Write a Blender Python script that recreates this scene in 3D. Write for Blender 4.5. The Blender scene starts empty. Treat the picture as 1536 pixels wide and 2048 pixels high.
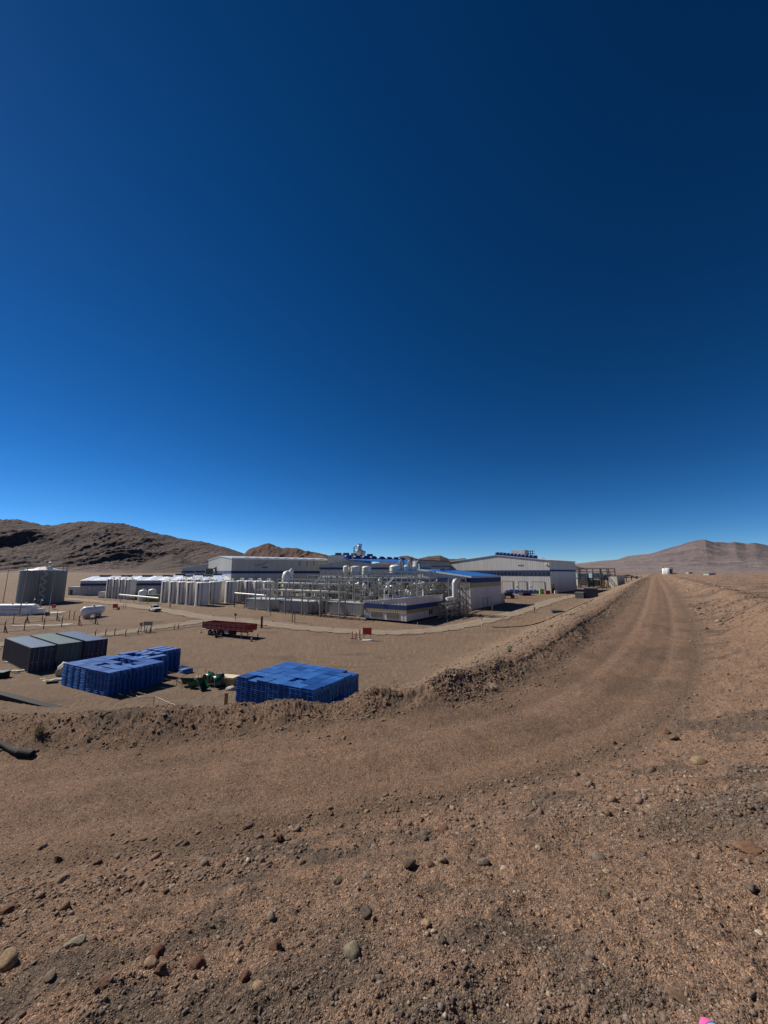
import bpy, math, random
import numpy as np
from mathutils import Vector, Matrix
random.seed(7)
R = math.radians
sc = bpy.context.scene
COL = sc.collection
# ---------------------------------------------------------------- camera, sky, sun, exposure
EYE = 11.8                      # eye height above the yard below the embankment
F = 770.0                       # focal length in photo pixels (1536 x 2048)
PITCH = math.atan(121 / F)
CP, SP = math.cos(PITCH), math.sin(PITCH)
cam = bpy.data.cameras.new('camera'); camo = bpy.data.objects.new('camera', cam); COL.objects.link(camo)
camo.location = (0, 0, EYE); camo.rotation_euler = (R(90) + PITCH, 0, 0)
cam.sensor_fit = 'VERTICAL'; cam.sensor_height = 36; cam.lens = 36 * F / 2048
cam.clip_start = 0.05; cam.clip_end = 60000
sc.camera = camo
sc.view_settings.view_transform = 'Standard'; sc.view_settings.look = 'None'
sc.view_settings.exposure = 0.12; sc.view_settings.gamma = 1
SUN_EL, SUN_AZ = R(42), R(-63)  # azimuth from +Y, negative = left
world = bpy.data.worlds.new('World'); sc.world = world; world.use_nodes = True
wn = world.node_tree.nodes; wl = world.node_tree.links
sky = wn.new('ShaderNodeTexSky'); sky.sky_type = 'NISHITA'; sky.sun_disc = False
sky.sun_elevation = SUN_EL; sky.sun_rotation = SUN_AZ
sky.altitude = 4200; sky.air_density = 1.0; sky.dust_density = 0.45; sky.ozone_density = 4.0
hs = wn.new('ShaderNodeHueSaturation'); hs.inputs['Saturation'].default_value = 1.14; hs.inputs['Hue'].default_value = .496
gm = wn.new('ShaderNodeGamma'); gm.inputs[1].default_value = 1.4
wl.new(sky.outputs[0], gm.inputs[0]); wl.new(gm.outputs[0], hs.inputs['Color']); wl.new(hs.outputs[0], wn['Background'].inputs[0]); wn['Background'].inputs[1].default_value = 0.039
sl = bpy.data.lights.new('sun', 'SUN'); slo = bpy.data.objects.new('sun', sl); COL.objects.link(slo)
sl.energy = 5.0; sl.angle = R(0.5); sl.color = (1, 0.94, 0.84)
sd = Vector((math.sin(SUN_AZ) * math.cos(SUN_EL), math.cos(SUN_AZ) * math.cos(SUN_EL), math.sin(SUN_EL)))
slo.rotation_euler = sd.to_track_quat('Z', 'Y').to_euler(); slo.location = (-60, 30, 60)

# ---------------------------------------------------------------- helpers: noise, picking, mesh building
def ray(px, py):
    yu = 1024 - py; Y = F * CP - yu * SP; Z = F * SP + yu * CP
    return (px - 768) / Y, Z / Y
def gy(y):
    t = np.clip(y - 60, 0, 20); base = .018 * t * t / 40
    return np.minimum(base + .018 * np.maximum(y - 80, 0), 10.0)
def gp(px, py, dz=0):
    k, s = ray(px, py); y = 50.0
    for i in range(200): y = .5 * y + .5 * (float(gy(y)) + dz - EYE) / s
    return Vector((k * y, y, float(gy(y)) + dz))
def at(px, py, y):
    k, s = ray(px, py); return Vector((k * y, y, EYE + s * y))

def _h(ix, iy, seed):
    n = (ix.astype(np.int64) * 374761393 + iy.astype(np.int64) * 668265263 + seed * 974634777) & 0xffffffff
    n = ((n ^ (n >> 13)) * 1274126177) & 0xffffffff
    n = n ^ (n >> 16)
    return (n & 0xffffff) / float(0xffffff)
def noise(x, y, seed=0):
    ix = np.floor(x); iy = np.floor(y); fx = x - ix; fy = y - iy
    ux = fx * fx * fx * (fx * (fx * 6 - 15) + 10); uy = fy * fy * fy * (fy * (fy * 6 - 15) + 10)
    def gr(a, b, dx, dy):
        an = _h(a, b, seed) * 6.2831853
        return np.cos(an) * dx + np.sin(an) * dy
    a = gr(ix, iy, fx, fy); b = gr(ix + 1, iy, fx - 1, fy); c = gr(ix, iy + 1, fx, fy - 1); d = gr(ix + 1, iy + 1, fx - 1, fy - 1)
    return 1.5 * (a * (1 - ux) * (1 - uy) + b * ux * (1 - uy) + c * (1 - ux) * uy + d * ux * uy)
def fbm(x, y, o=4, seed=0, gain=.5):
    s = 0; a = 1; f = 1
    for i in range(o):
        s = s + a * noise(x * f + 17.3 * i, y * f - 9.1 * i, seed + i); a *= gain; f *= 2.03
    return s
def ridged(x, y, o=5, seed=0, gain=.5):
    s = 0; a = 1; f = 1; w = 1
    for i in range(o):
        n = 1 - np.abs(noise(x * f + 5.3 * i, y * f - 3.1 * i, seed + i)) * 1.6
        n = np.clip(n, 0, 1) ** 2
        s = s + a * n * w; w = np.clip(n * 1.6, 0, 1); a *= gain; f *= 2.1
    return s
def ss(t):
    t = np.clip(t, 0, 1); return t * t * (3 - 2 * t)
def lerp(a, b, t): return a + (b - a) * t

def np_mesh(name, V, Fq, mat, smooth=True, cols=None):
    me = bpy.data.meshes.new(name)
    V = np.asarray(V, np.float32); Fq = np.asarray(Fq, np.int32); n = Fq.shape[1]
    me.vertices.add(len(V)); me.vertices.foreach_set('co', V.ravel())
    me.loops.add(Fq.size); me.loops.foreach_set('vertex_index', Fq.ravel())
    me.polygons.add(len(Fq)); me.polygons.foreach_set('loop_start', np.arange(0, Fq.size, n, dtype=np.int32))
    if smooth: me.polygons.foreach_set('use_smooth', np.ones(len(Fq), bool))
    me.update(calc_edges=True)
    if cols is not None:
        ca = me.color_attributes.new('tint', 'FLOAT_COLOR', 'POINT')
        c4 = np.ones((len(V), 4), np.float32); c4[:, :3] = cols; ca.data.foreach_set('color', c4.ravel())
    me.materials.append(mat)
    o = bpy.data.objects.new(name, me); COL.objects.link(o)
    return o

def mat_new(name):
    m = bpy.data.materials.new(name); m.use_nodes = True; nt = m.node_tree
    return m, nt, nt.nodes['Principled BSDF']
def N(nt, t, **kw):
    n = nt.nodes.new(t)
    for k, v in kw.items():
        if k[0] == '_': setattr(n, k[1:], v)
        else: n.inputs[k.replace('__', ' ')].default_value = v
    return n
def ramp(nt, fac, stops):
    r = nt.nodes.new('ShaderNodeValToRGB'); e = r.color_ramp.elements
    while len(e) < len(stops): e.new(.5)
    for i, (p, c) in enumerate(stops):
        e[i].position = p; e[i].color = (*c, 1) if len(c) == 3 else c
    nt.links.new(fac, r.inputs[0]); return r
def ground_mat(name, scales=(55, 260), bump=.02, rough=.95, amt=1.0):
    m, nt, b = mat_new(name); L = nt.links
    tc = N(nt, 'ShaderNodeNewGeometry'); at_ = N(nt, 'ShaderNodeAttribute', _attribute_name='tint')
    n1 = N(nt, 'ShaderNodeTexNoise', Scale=scales[0], Detail=4, Roughness=.7)
    n2 = N(nt, 'ShaderNodeTexNoise', Scale=scales[1], Detail=2, Roughness=.6)
    n3 = N(nt, 'ShaderNodeTexNoise', Scale=scales[0] * .12, Detail=5, Roughness=.6)
    v = N(nt, 'ShaderNodeTexVoronoi', Scale=scales[0] * 1.7); v2 = N(nt, 'ShaderNodeTexVoronoi', Scale=scales[0] * .62)
    for n in (n1, n2, n3, v, v2): L.new(tc.outputs['Position'], n.inputs['Vector'])
    bw = N(nt, 'ShaderNodeRGBToBW'); L.new(v.outputs['Color'], bw.inputs[0]); bw2 = N(nt, 'ShaderNodeRGBToBW'); L.new(v2.outputs['Color'], bw2.inputs[0])
    cur = at_.outputs['Color']
    for fac, st, amt_ in ((n1.outputs[0], [(.3, (.62, .6, .6)), (.5, (1, 1, 1)), (.72, (1.4, 1.36, 1.32))], 1), (bw.outputs[0], [(.15, (.45, .44, .45)), (.45, (.95, .95, .95)), (.62, (1.1, 1.08, 1.05)), (.85, (1.9, 1.8, 1.65))], amt), (bw2.outputs[0], [(.15, (.55, .54, .56)), (.32, (1, 1, 1)), (.7, (1, 1, 1)), (.88, (1.5, 1.42, 1.32))], amt * .8), (n3.outputs[0], [(.3, (.86, .86, .87)), (.7, (1.14, 1.12, 1.1))], 1)):
        r = ramp(nt, fac, st); mx = N(nt, 'ShaderNodeMix', _data_type='RGBA', _blend_type='MULTIPLY'); mx.inputs[0].default_value = amt_; L.new(cur, mx.inputs[6]); L.new(r.outputs[0], mx.inputs[7]); cur = mx.outputs[2]
    L.new(cur, b.inputs['Base Color']); b.inputs['Roughness'].default_value = rough
    b.inputs['Specular IOR Level'].default_value = .15
    # grains stand proud of the fines: height from cell distance, cell by cell
    ht = N(nt, 'ShaderNodeMath', _operation='SUBTRACT'); ht.inputs[0].default_value = 1; L.new(v.outputs['Distance'], ht.inputs[1])
    hm = N(nt, 'ShaderNodeMath', _operation='MULTIPLY'); L.new(ht.outputs[0], hm.inputs[0]); L.new(bw.outputs[0], hm.inputs[1])
    ad = N(nt, 'ShaderNodeMath', _operation='MULTIPLY_ADD'); ad.inputs[1].default_value = .3; L.new(n2.outputs[0], ad.inputs[0]); L.new(n1.outputs[0], ad.inputs[2])
    ad2 = N(nt, 'ShaderNodeMath', _operation='MULTIPLY_ADD'); ad2.inputs[1].default_value = .9 * amt; L.new(hm.outputs[0], ad2.inputs[0]); L.new(ad.outputs[0], ad2.inputs[2])
    bp = N(nt, 'ShaderNodeBump', Strength=1.0, Distance=bump); L.new(ad2.outputs[0], bp.inputs['Height']); L.new(bp.outputs[0], b.inputs['Normal'])
    return m
def surf(name, col, rough=.5, metal=0, var=.12, scale=1.5, ribs=None, bump=.0, streak=True):
    """painted / bare surface with wear, vertical streaks and optional ribs (spacing, axis, depth)"""
    m, nt, b = mat_new(name); L = nt.links
    tc = N(nt, 'ShaderNodeTexCoord'); mp = N(nt, 'ShaderNodeMapping'); mp.inputs['Scale'].default_value = (1, 1, .25 if streak else 1)
    n = N(nt, 'ShaderNodeTexNoise', Scale=scale, Detail=6, Roughness=.65)
    L.new(tc.outputs['Object'], mp.inputs[0]); L.new(mp.outputs[0], n.inputs['Vector'])
    lo = tuple(c * (1 - var * 1.6) for c in col); hi = tuple(min(1, c * (1 + var)) for c in col)
    r = ramp(nt, n.outputs[0], [(.3, lo), (.55, col), (.75, hi)]); out = r.outputs[0]
    if ribs:
        sp, ax, dp = ribs
        d = N(nt, 'ShaderNodeVectorMath', _operation='DOT_PRODUCT'); d.inputs[1].default_value = {'X': (1, 0, 0), 'Y': (0, 1, 0), 'XY': (1, 1, 0)}[ax]
        L.new(tc.outputs['Object'], d.inputs[0])
        w = N(nt, 'ShaderNodeMath', _operation='MULTIPLY'); w.inputs[1].default_value = 6.2832 / sp; L.new(d.outputs['Value'], w.inputs[0])
        si = N(nt, 'ShaderNodeMath', _operation='SINE'); L.new(w.outputs[0], si.inputs[0])
        bp = N(nt, 'ShaderNodeBump', Strength=1, Distance=dp); L.new(si.outputs[0], bp.inputs['Height']); L.new(bp.outputs[0], b.inputs['Normal'])
        # sheet-to-sheet shade difference, a seam every three ribs
        fl = N(nt, 'ShaderNodeMath', _operation='MULTIPLY'); fl.inputs[1].default_value = 1 / (sp * 3); L.new(d.outputs['Value'], fl.inputs[0])
        f2 = N(nt, 'ShaderNodeMath', _operation='FLOOR'); L.new(fl.outputs[0], f2.inputs[0])
        wnz = N(nt, 'ShaderNodeTexWhiteNoise', _noise_dimensions='1D'); L.new(f2.outputs[0], wnz.inputs['W'])
        fr = N(nt, 'ShaderNodeMath', _operation='FRACT'); L.new(fl.outputs[0], fr.inputs[0])
        rs = ramp(nt, wnz.outputs['Value'], [(0, (.9, .9, .9)), (1, (1, 1, 1))]); rf = ramp(nt, fr.outputs[0], [(0, (.72, .72, .73)), (.09, (1, 1, 1))])
        q1 = N(nt, 'ShaderNodeMix', _data_type='RGBA', _blend_type='MULTIPLY'); q1.inputs[0].default_value = 1; L.new(out, q1.inputs[6]); L.new(rs.outputs[0], q1.inputs[7])
        q2 = N(nt, 'ShaderNodeMix', _data_type='RGBA', _blend_type='MULTIPLY'); q2.inputs[0].default_value = 1; L.new(q1.outputs[2], q2.inputs[6]); L.new(rf.outputs[0], q2.inputs[7])
        out = q2.outputs[2]
    elif bump:
        bp = N(nt, 'ShaderNodeBump', Strength=1, Distance=bump); L.new(n.outputs[0], bp.inputs['Height']); L.new(bp.outputs[0], b.inputs['Normal'])
    L.new(out, b.inputs['Base Color']); b.inputs['Roughness'].default_value = rough; b.inputs['Metallic'].default_value = metal
    return m

class MB:
    """collects shapes in local coordinates; build() links them as ONE mesh object"""
    def __init__(s): s.v = []; s.f = []; s.sm = []
    def add(s, vs, fs, smooth=False):
        o = len(s.v); s.v += [tuple(v) for v in vs]; s.f += [tuple(i + o for i in f) for f in fs]; s.sm += [smooth] * len(fs); return s
    def box(s, c, d, rz=0, M=None, taper=1):
        x, y, z = d[0] / 2, d[1] / 2, d[2] / 2; cr, sr = math.cos(rz), math.sin(rz); vs = []
        for k in (-1, 1):
            t = taper if k > 0 else 1
            for a, b in ((-1, -1), (1, -1), (1, 1), (-1, 1)):
                X, Y = a * x * t, b * y * t; vs.append(Vector((c[0] + X * cr - Y * sr, c[1] + X * sr + Y * cr, c[2] + k * z)))
        if M: vs = [M @ v for v in vs]
        return s.add(vs, [(3, 2, 1, 0), (4, 5, 6, 7), (0, 1, 5, 4), (1, 2, 6, 5), (2, 3, 7, 6), (3, 0, 4, 7)])
    def bar(s, a, b, w, h=None):
        a, b = Vector(a), Vector(b); h = h or w; d = b - a; L = d.length
        if L < 1e-6: return s
        q = d.to_track_quat('Z', 'Y').to_matrix().to_4x4(); q.translation = (a + b) / 2
        return s.box((0, 0, 0), (w, h, L), M=q)
    def tube(s, pts, r, n=8, cap=True):
        pts = [Vector(p) for p in pts]; rs = r if isinstance(r, (list, tuple)) else [r] * len(pts)
        vs = []; fs = []; prev = None
        for i, p in enumerate(pts):
            d = (pts[min(i + 1, len(pts) - 1)] - pts[max(i - 1, 0)]).normalized()
            if prev is None:
                prev = d.orthogonal().normalized()
            u = (prev - d * prev.dot(d)); u = u.normalized() if u.length > 1e-6 else d.orthogonal().normalized(); prev = u; w = d.cross(u)
            for j in range(n):
                a = 2 * math.pi * j / n; vs.append(p + (u * math.cos(a) + w * math.sin(a)) * rs[i])
        for i in range(len(pts) - 1):
            for j in range(n):
                fs.append((i * n + j, i * n + (j + 1) % n, (i + 1) * n + (j + 1) % n, (i + 1) * n + j))
        s.add(vs, fs, True)
        if cap:
            s.add([vs[j] for j in range(n)], [tuple(range(n - 1, -1, -1))]); s.add([vs[(len(pts) - 1) * n + j] for j in range(n)], [tuple(range(n))])
        return s
    def lathe(s, prof, c=(0, 0, 0), n=24, smooth=True, M=None):
        """prof: list of (r, z)"""
        vs = []; fs = []
        for r, z in prof:
            for j in range(n):
                a = 2 * math.pi * j / n; v = Vector((c[0] + r * math.cos(a), c[1] + r * math.sin(a), c[2] + z)); vs.append(M @ v if M else v)
        for i in range(len(prof) - 1):
            for j in range(n): fs.append((i * n + j, i * n + (j + 1) % n, (i + 1) * n + (j + 1) % n, (i + 1) * n + j))
        return s.add(vs, fs, smooth)
    def poly(s, pts, h):
        """prism: polygon pts (3-D) extruded by vector h"""
        n = len(pts); h = Vector(h); a = [Vector(p) for p in pts]; vs = a + [p + h for p in a]
        fs = [tuple(range(n - 1, -1, -1)), tuple(range(n, 2 * n))] + [(i, (i + 1) % n, n + (i + 1) % n, n + i) for i in range(n)]
        return s.add(vs, fs)
    def build(s, name, m, parent=None):
        me = bpy.data.meshes.new(name); me.from_pydata(s.v, [], s.f)
        me.polygons.foreach_set('use_smooth', s.sm); me.materials.append(m)
        import bmesh
        bm = bmesh.new(); bm.from_mesh(me); bmesh.ops.recalc_face_normals(bm, faces=bm.faces[:]); bm.to_mesh(me); bm.free(); me.update()
        o = bpy.data.objects.new(name, me); COL.objects.link(o)
        if parent: o.parent = parent
        return o
def tag(o, label=None, cat=None, group=None, kind=None):
    if label: o['label'] = label
    if cat: o['category'] = cat
    if group: o['group'] = group
    if kind: o['kind'] = kind
    return o
def thing(name, label, cat, loc=(0, 0, 0), rz=0, group=None):
    o = bpy.data.objects.new(name, None); COL.objects.link(o); o.location = loc; o.rotation_euler = (0, 0, rz); o.empty_display_size = .3
    return tag(o, label, cat, group)
def dup(o, loc=None, rz=None, label=None, scale=None, top=True):
    c = o.copy(); COL.objects.link(c)
    for ch in list(o.children):
        d = dup(ch, top=False); d.parent = c
    if loc is not None: c.location = loc
    if rz is not None: c.rotation_euler = (0, 0, rz)
    if scale is not None: c.scale = scale
    if label: c['label'] = label
    return c
def face_to(a, b): return math.atan2(b[1] - a[1], b[0] - a[0])

# ---------------------------------------------------------------- terrain
CL = np.array([(-400, 12, 4.4), (-60, 8.4, 4.4), (-30, 7.9, 4.3), (-14, 7.8, 4.22), (-7.1, 7.85, 4.15), (-4.46, 8.05, 4.0), (-1.68, 8.4, 3.8), (1.44, 9.05, 3.6), (4.47, 10.4, 3.45),
               (7.0, 12.6, 3.3), (10.3, 16.3, 3.1), (14.9, 22.3, 2.9), (21.9, 32, 2.6), (35.9, 52, 2.3), (73, 105.5, 2.0), (196, 281, 1.7), (420, 600, 1.3), (2100, 3000, 1.1), (8400, 12000, 1.1)], float)
def catmull(P, step):
    out = []
    for i in range(1, len(P) - 2):
        p0, p1, p2, p3 = P[i - 1], P[i], P[i + 1], P[i + 2]; L = np.linalg.norm((p2 - p1)[:2]); n = max(2, int(L / max(step, L / 60)))
        # centripetal-ish: use finite tangents scaled by local length
        m1 = (p2 - p0) / (np.linalg.norm((p2 - p0)[:2]) + 1e-9) * L; m2 = (p3 - p1) / (np.linalg.norm((p3 - p1)[:2]) + 1e-9) * L
        for t in np.linspace(0, 1, n, endpoint=False):
            out.append((2 * t**3 - 3 * t**2 + 1) * p1 + (t**3 - 2 * t**2 + t) * m1 + (-2 * t**3 + 3 * t**2) * p2 + (t**3 - t**2) * m2)
    out.append(P[-2]); return np.array(out)
CD = catmull(CL, .5)
_seg = CD[1:, :2] - CD[:-1, :2]; _len = np.linalg.norm(_seg, axis=1); _s = np.concatenate([[0], np.cumsum(_len)])
_s -= _s[np.argmin(np.abs(CD[:, 0] - 1.4))]          # s = 0 in front of the camera
def road_uv(x, y):
    sh = x.shape; x = x.ravel(); y = y.ravel(); U = np.empty(len(x)); S_ = np.empty(len(x)); A = CD[:-1, :2]; T = _seg / _len[:, None]
    for i in range(0, len(x), 20000):
        X = x[i:i + 20000, None]; Y = y[i:i + 20000, None]
        dx = X - A[None, :, 0]; dy = Y - A[None, :, 1]
        t = np.clip(dx * T[:, 0] + dy * T[:, 1], 0, _len); ex = dx - t * T[:, 0]; ey = dy - t * T[:, 1]
        d2 = ex * ex + ey * ey; j = np.argmin(d2, axis=1); ar = np.arange(len(j))
        sg = np.sign(T[j, 0] * dy[ar, j] - T[j, 1] * dx[ar, j]); U[i:i + 20000] = sg * np.sqrt(d2[ar, j]); S_[i:i + 20000] = _s[j] + t[ar, j]
    return U.reshape(sh), S_.reshape(sh)
# berm crest height above the road, by bearing k = x / y of the crest
CRPX = [(0, 1440), (100, 1438), (164, 1434), (234, 1427), (281, 1422), (330, 1419), (437, 1419), (469, 1416), (517, 1413), (544, 1407), (570, 1404), (597, 1404), (624, 1412), (650, 1418), (666, 1419), (690, 1408), (714, 1393), (749, 1378), (775, 1381), (807, 1385), (830, 1383), (863, 1365), (895, 1349),
        (944, 1342), (993, 1332), (1025, 1322), (1051, 1309), (1107, 1280), (1156, 1246), (1200, 1222), (1256, 1184)]
def crest_heights():
    off = CD[:-1, :2] + np.stack([-_seg[:, 1], _seg[:, 0]], 1) / _len[:, None] * 2.8; zr = EYE - CD[:-1, 2]; ok = (off[:, 1] > 1) & (CD[:-1, 0] > -60) & (CD[:-1, 1] < 120); off = off[ok]; zr = zr[ok]; kk = off[:, 0] / off[:, 1]; out = [(-3, .3)]
    for px, py in CRPX:
        k, s = ray(px, py); j = np.argmin(np.abs(kk - k)); out.append((k, float(np.clip(EYE + s * off[j, 1] - zr[j] - .05, .08, .9))))
    return np.array(out + [(.64, out[-1][1]), (3, .3)])
KC = crest_heights()
def terrain(x, y, detail=True):
    u, s = road_uv(x, y)
    zr = EYE - np.interp(s, _s, CD[:, 2])
    c = np.interp(np.where(y > .5, x / np.maximum(y, .5), -3), KC[:, 0], KC[:, 1]) * np.interp(s, [60, 250], [1, .2])
    c = c * (1 + .12 * noise(s * .8, u * 0 + 3.1, 5) * (s < 200))
    tw = ss((u - np.interp(s, [-14, 0], [1.2, 1.7])) / np.interp(s, [-14, 0], [1.9, 1.35]))
    k = np.interp(s, [-12, -2, 140, 500, 1500], [.37, .53, .53, .12, .03])
    uu = np.maximum(u - 2.95, 0)
    L = zr + c * tw - k * (np.sqrt(uu * uu + .12) - .346)
    g = gy(y)
    Ls = .5 * (L + g + np.sqrt((L - g) ** 2 + 1.6))
    L = np.where(u > 2.75, np.where(s > -60, Ls, np.maximum(L, g)), L)
    zp = EYE - np.interp(s, [-30, 0, 30, 100, 281, 600, 3000], [1.9, 1.66, 1.75, 1.6, 1.35, .9, .75])
    w = np.interp(s, [-4, 6, 20], [5.6, 5.0, 4.4])
    tr = np.clip((-u - 1.9) / w, 0, 1)
    Rr = zr + (zp - zr) * np.where(s < 15, lerp(tr, ss(tr), .5), ss(tr))
    Rr = Rr + .38 * np.exp(-((u + 5.2) / 1.0) ** 2) * np.interp(s, [8, 16, 90, 200], [0, 1, .8, 0]) - .3 * np.exp(-((u + 8.2) / 1.8) ** 2) * np.interp(s, [12, 25, 90, 200], [0, 1, .8, 0])
    # lip of the mound in front of the viewer
    dl = np.abs(-(x - .2) * 1.0 + (y - 4.2) * 3.2) / 3.35
    Rr = Rr + .13 * np.exp(-(dl / .45) ** 2) * ss((x + .4) / .8) * ss((4.6 - x) / 1.0)
    Rr = Rr + .13 * np.exp(-((x - 3.9) / 1.3) ** 2 - ((y - 4.15) / .55) ** 2) * (1 + .5 * noise(x * 3, y * 3, 17))
    z = np.where(u > 0, L, Rr)
    road = ss((2.0 - np.abs(u)) / .5)
    berm = np.where(u > 0, ss((u - 1.8) / .5) * ss((5.5 - u) / 1.8), 0) * np.interp(s, [120, 300], [1, 0])
    face = np.where(u > 4.5, ss((L - g + .5 + .7 * noise(x * .35, y * .35, 66)) / 2.2), 0) * ss((u - 4.5) / 1.5)
    mound = np.where(u < -1.7, ss((-u - 1.7) / .8), 0)
    yard = np.where(u > 0, 1 - np.maximum(np.maximum(face, berm), road), 0)
    # wheel ruts and graded windrows on the upper road
    z = z - .045 * road * (1 + .7 * noise(s * .25, u * 0 + 2, 13)) * (np.exp(-((np.abs(u + .15) - .85) / .22) ** 2)) + .03 * road * np.exp(-((u + .15) / .25) ** 2)
    z = z + .035 * road * np.exp(-((u - .3 - .25 * noise(s * .12, u * 0 + 8, 14)) / .12) ** 2) * (.4 + noise(s * 1.1, u * 0, 15))
    z = z + .045 * np.exp(-((u + 1.75) / .22) ** 2) * (.5 + .8 * noise(s * 1.3, u * 0, 11)) * (s < 4) * (s > -30)
    if detail:
        near = 1 / (1 + (np.hypot(x, y) / 90) ** 2)
        z = z + (.012 * road + .05 * berm + .12 * face + .045 * mound + .02 * yard) * fbm(x * 1.6, y * 1.6, 4, 21, .6)
        z = z + (.006 * road + .028 * berm + .03 * face + .015 * mound + .006 * yard) * near * fbm(x * 7, y * 7, 3, 31, .65)
        z = z + (.0035 * road + .012 * berm + .005 * mound) * near * fbm(x * 26, y * 26, 2, 41, .7)
        z = z + np.where(u < -6, ss((-u - 6) / 10), 0) * (.25 * fbm(x * .09, y * .09, 3, 51) + .6 * fbm(x * .02, y * .02, 2, 52) * ss((np.hypot(x, y) - 40) / 80)) * np.interp(np.hypot(x, y), [800, 2500], [1, .3])
        z = z + yard * .12 * fbm(x * .06, y * .06, 2, 61) * ss((np.hypot(x, y) - 30) / 30) * 0.3
    return z, dict(u=u, s=s, road=road, berm=berm, face=face, mound=mound, yard=yard)

az = np.concatenate([np.linspace(R(-52), R(52), 1050), np.linspace(R(52), R(308), 80)[1:-1]])
r1 = np.exp(np.arange(math.log(.5), math.log(60), .0068)); r2 = np.exp(np.arange(math.log(60.4), math.log(14000), .018))
rr = np.concatenate([r1, r2]); NA, NR = len(az), len(rr)
A_, R_ = np.meshgrid(az, rr); X = R_ * np.sin(A_); Y = R_ * np.cos(A_)
Z, mk = terrain(X, Y)
ROADC = np.array((.245, .163, .112)); YARDC = np.array((.19, .134, .094)); BERMC = np.array((.235, .16, .112)); MOUNDC = np.array((.27, .18, .125)); FACEC = np.array((.225, .165, .118))
def mixc(c, d, t): return c + (d - c) * t[..., None]
def terr_col(X, Y, mk):
    nl = fbm(X * .35, Y * .35, 4, 71); nm = fbm(X * 1.7, Y * 1.7, 3, 72); nf = fbm(X * 9, Y * 9, 2, 73)
    C = np.ones(X.shape + (3,)) * YARDC
    C = mixc(C, np.array((.175, .125, .088)), ss(fbm(X * .045, Y * .06, 3, 77) * 1.5 + .1) * mk['yard'] * .7)
    C = mixc(C, np.array((.22, .17, .125)), ss(fbm(X * .12, Y * .3, 4, 78) * 3 - 1.5) * mk['yard'] * .5)
    C = mixc(C, FACEC, mk['face']); C = mixc(C, np.array((.24, .15, .105)), mk['face'] * ss(nl * 2.2 - .5) * .5)
    C = mixc(C, MOUNDC, mk['mound']); C = mixc(C, BERMC, mk['berm']); C = mixc(C, ROADC, mk['road'])
    C = mixc(C, np.array((.275, .175, .12)), (mk['mound'] + mk['berm'] * .6) * ss(nl * 1.8 + nm * .6 + .1) * .65)       # redder clay
    dk = np.maximum(ss(nl * 1.8 - nm * .9 + .05), ss(1.6 * np.exp(-((X - 3.9) / 1.4) ** 2 - ((Y - 4.0) / .6) ** 2) + .3 * nm)) * np.clip(mk['mound'] + mk['berm'], 0, 1)
    C = mixc(C, np.array((.12, .10, .08)), dk * .7)                                                        # dark gravel lag
    C = mixc(C, np.array((.13, .095, .07)), mk['road'] * ss(nl * 1.5) * .5)
    C = mixc(C, np.array((.27, .17, .12)), mk['road'] * np.exp(-((mk['u'] - .3 - .25 * noise(mk['s'] * .12, X * 0 + 8, 14)) / .2) ** 2) * .5)
    C = mixc(C, np.array((.29, .20, .145)), mk['road'] * np.exp(-((np.abs(mk['u'] + .15) - .85) / .25) ** 2) * .35 * (.6 + nl))
    wx = X + 6 * fbm(X * .05, Y * .05, 2, 79); wy = Y + 9 * fbm(X * .04 + 3, Y * .04, 2, 80)      # wheel marks criss-crossing the yard
    for an, sp, sd_ in ((.35, 7.0, 81), (-.5, 11.0, 82), (1.2, 14.0, 83)):
        q = (wx * math.sin(an) + wy * math.cos(an)) / sp; fr = np.abs(q - np.round(q)) * sp; C = mixc(C, np.array((.20, .165, .13)), mk['yard'] * np.exp(-((fr - .9) / .28) ** 2) * ss(fbm(X * .03, Y * .03, 2, sd_) * 2.5) * .85)
    C = mixc(C, np.array((.095, .078, .062)), mk['yard'] * ss(fbm(X * .11, Y * .2, 4, 85) * 2.4 - .9) * .55)
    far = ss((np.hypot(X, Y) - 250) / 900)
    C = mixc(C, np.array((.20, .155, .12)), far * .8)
    return C * (1 + .10 * nm + .08 * nf)[..., None], dk
Cc, DK = terr_col(X, Y, mk)
idx = (np.arange(NR)[:, None] * NA + np.arange(NA)[None, :])
nxt = np.roll(idx, -1, axis=1)
Q = np.stack([idx[:-1], nxt[:-1], nxt[1:], idx[1:]], -1).reshape(-1, 4)
roadmask = ((np.abs(mk['u']) < 1.85)[:-1] & (mk['s'][:-1] < 500) & (mk['s'][:-1] > -380)).ravel()
V3 = np.stack([X, Y, Z], -1).reshape(-1, 3); C3 = Cc.reshape(-1, 3)
M_ground = ground_mat('desert_ground', (62, 260), .022)
def sub(name, faces):
    ids, inv = np.unique(faces, return_inverse=True)
    o = np_mesh(name, V3[ids], inv.reshape(faces.shape), M_ground, True, C3[ids]); tag(o, kind='structure'); return o
sub('ground', Q[~roadmask]); sub('dirt_road', Q[roadmask])

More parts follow.
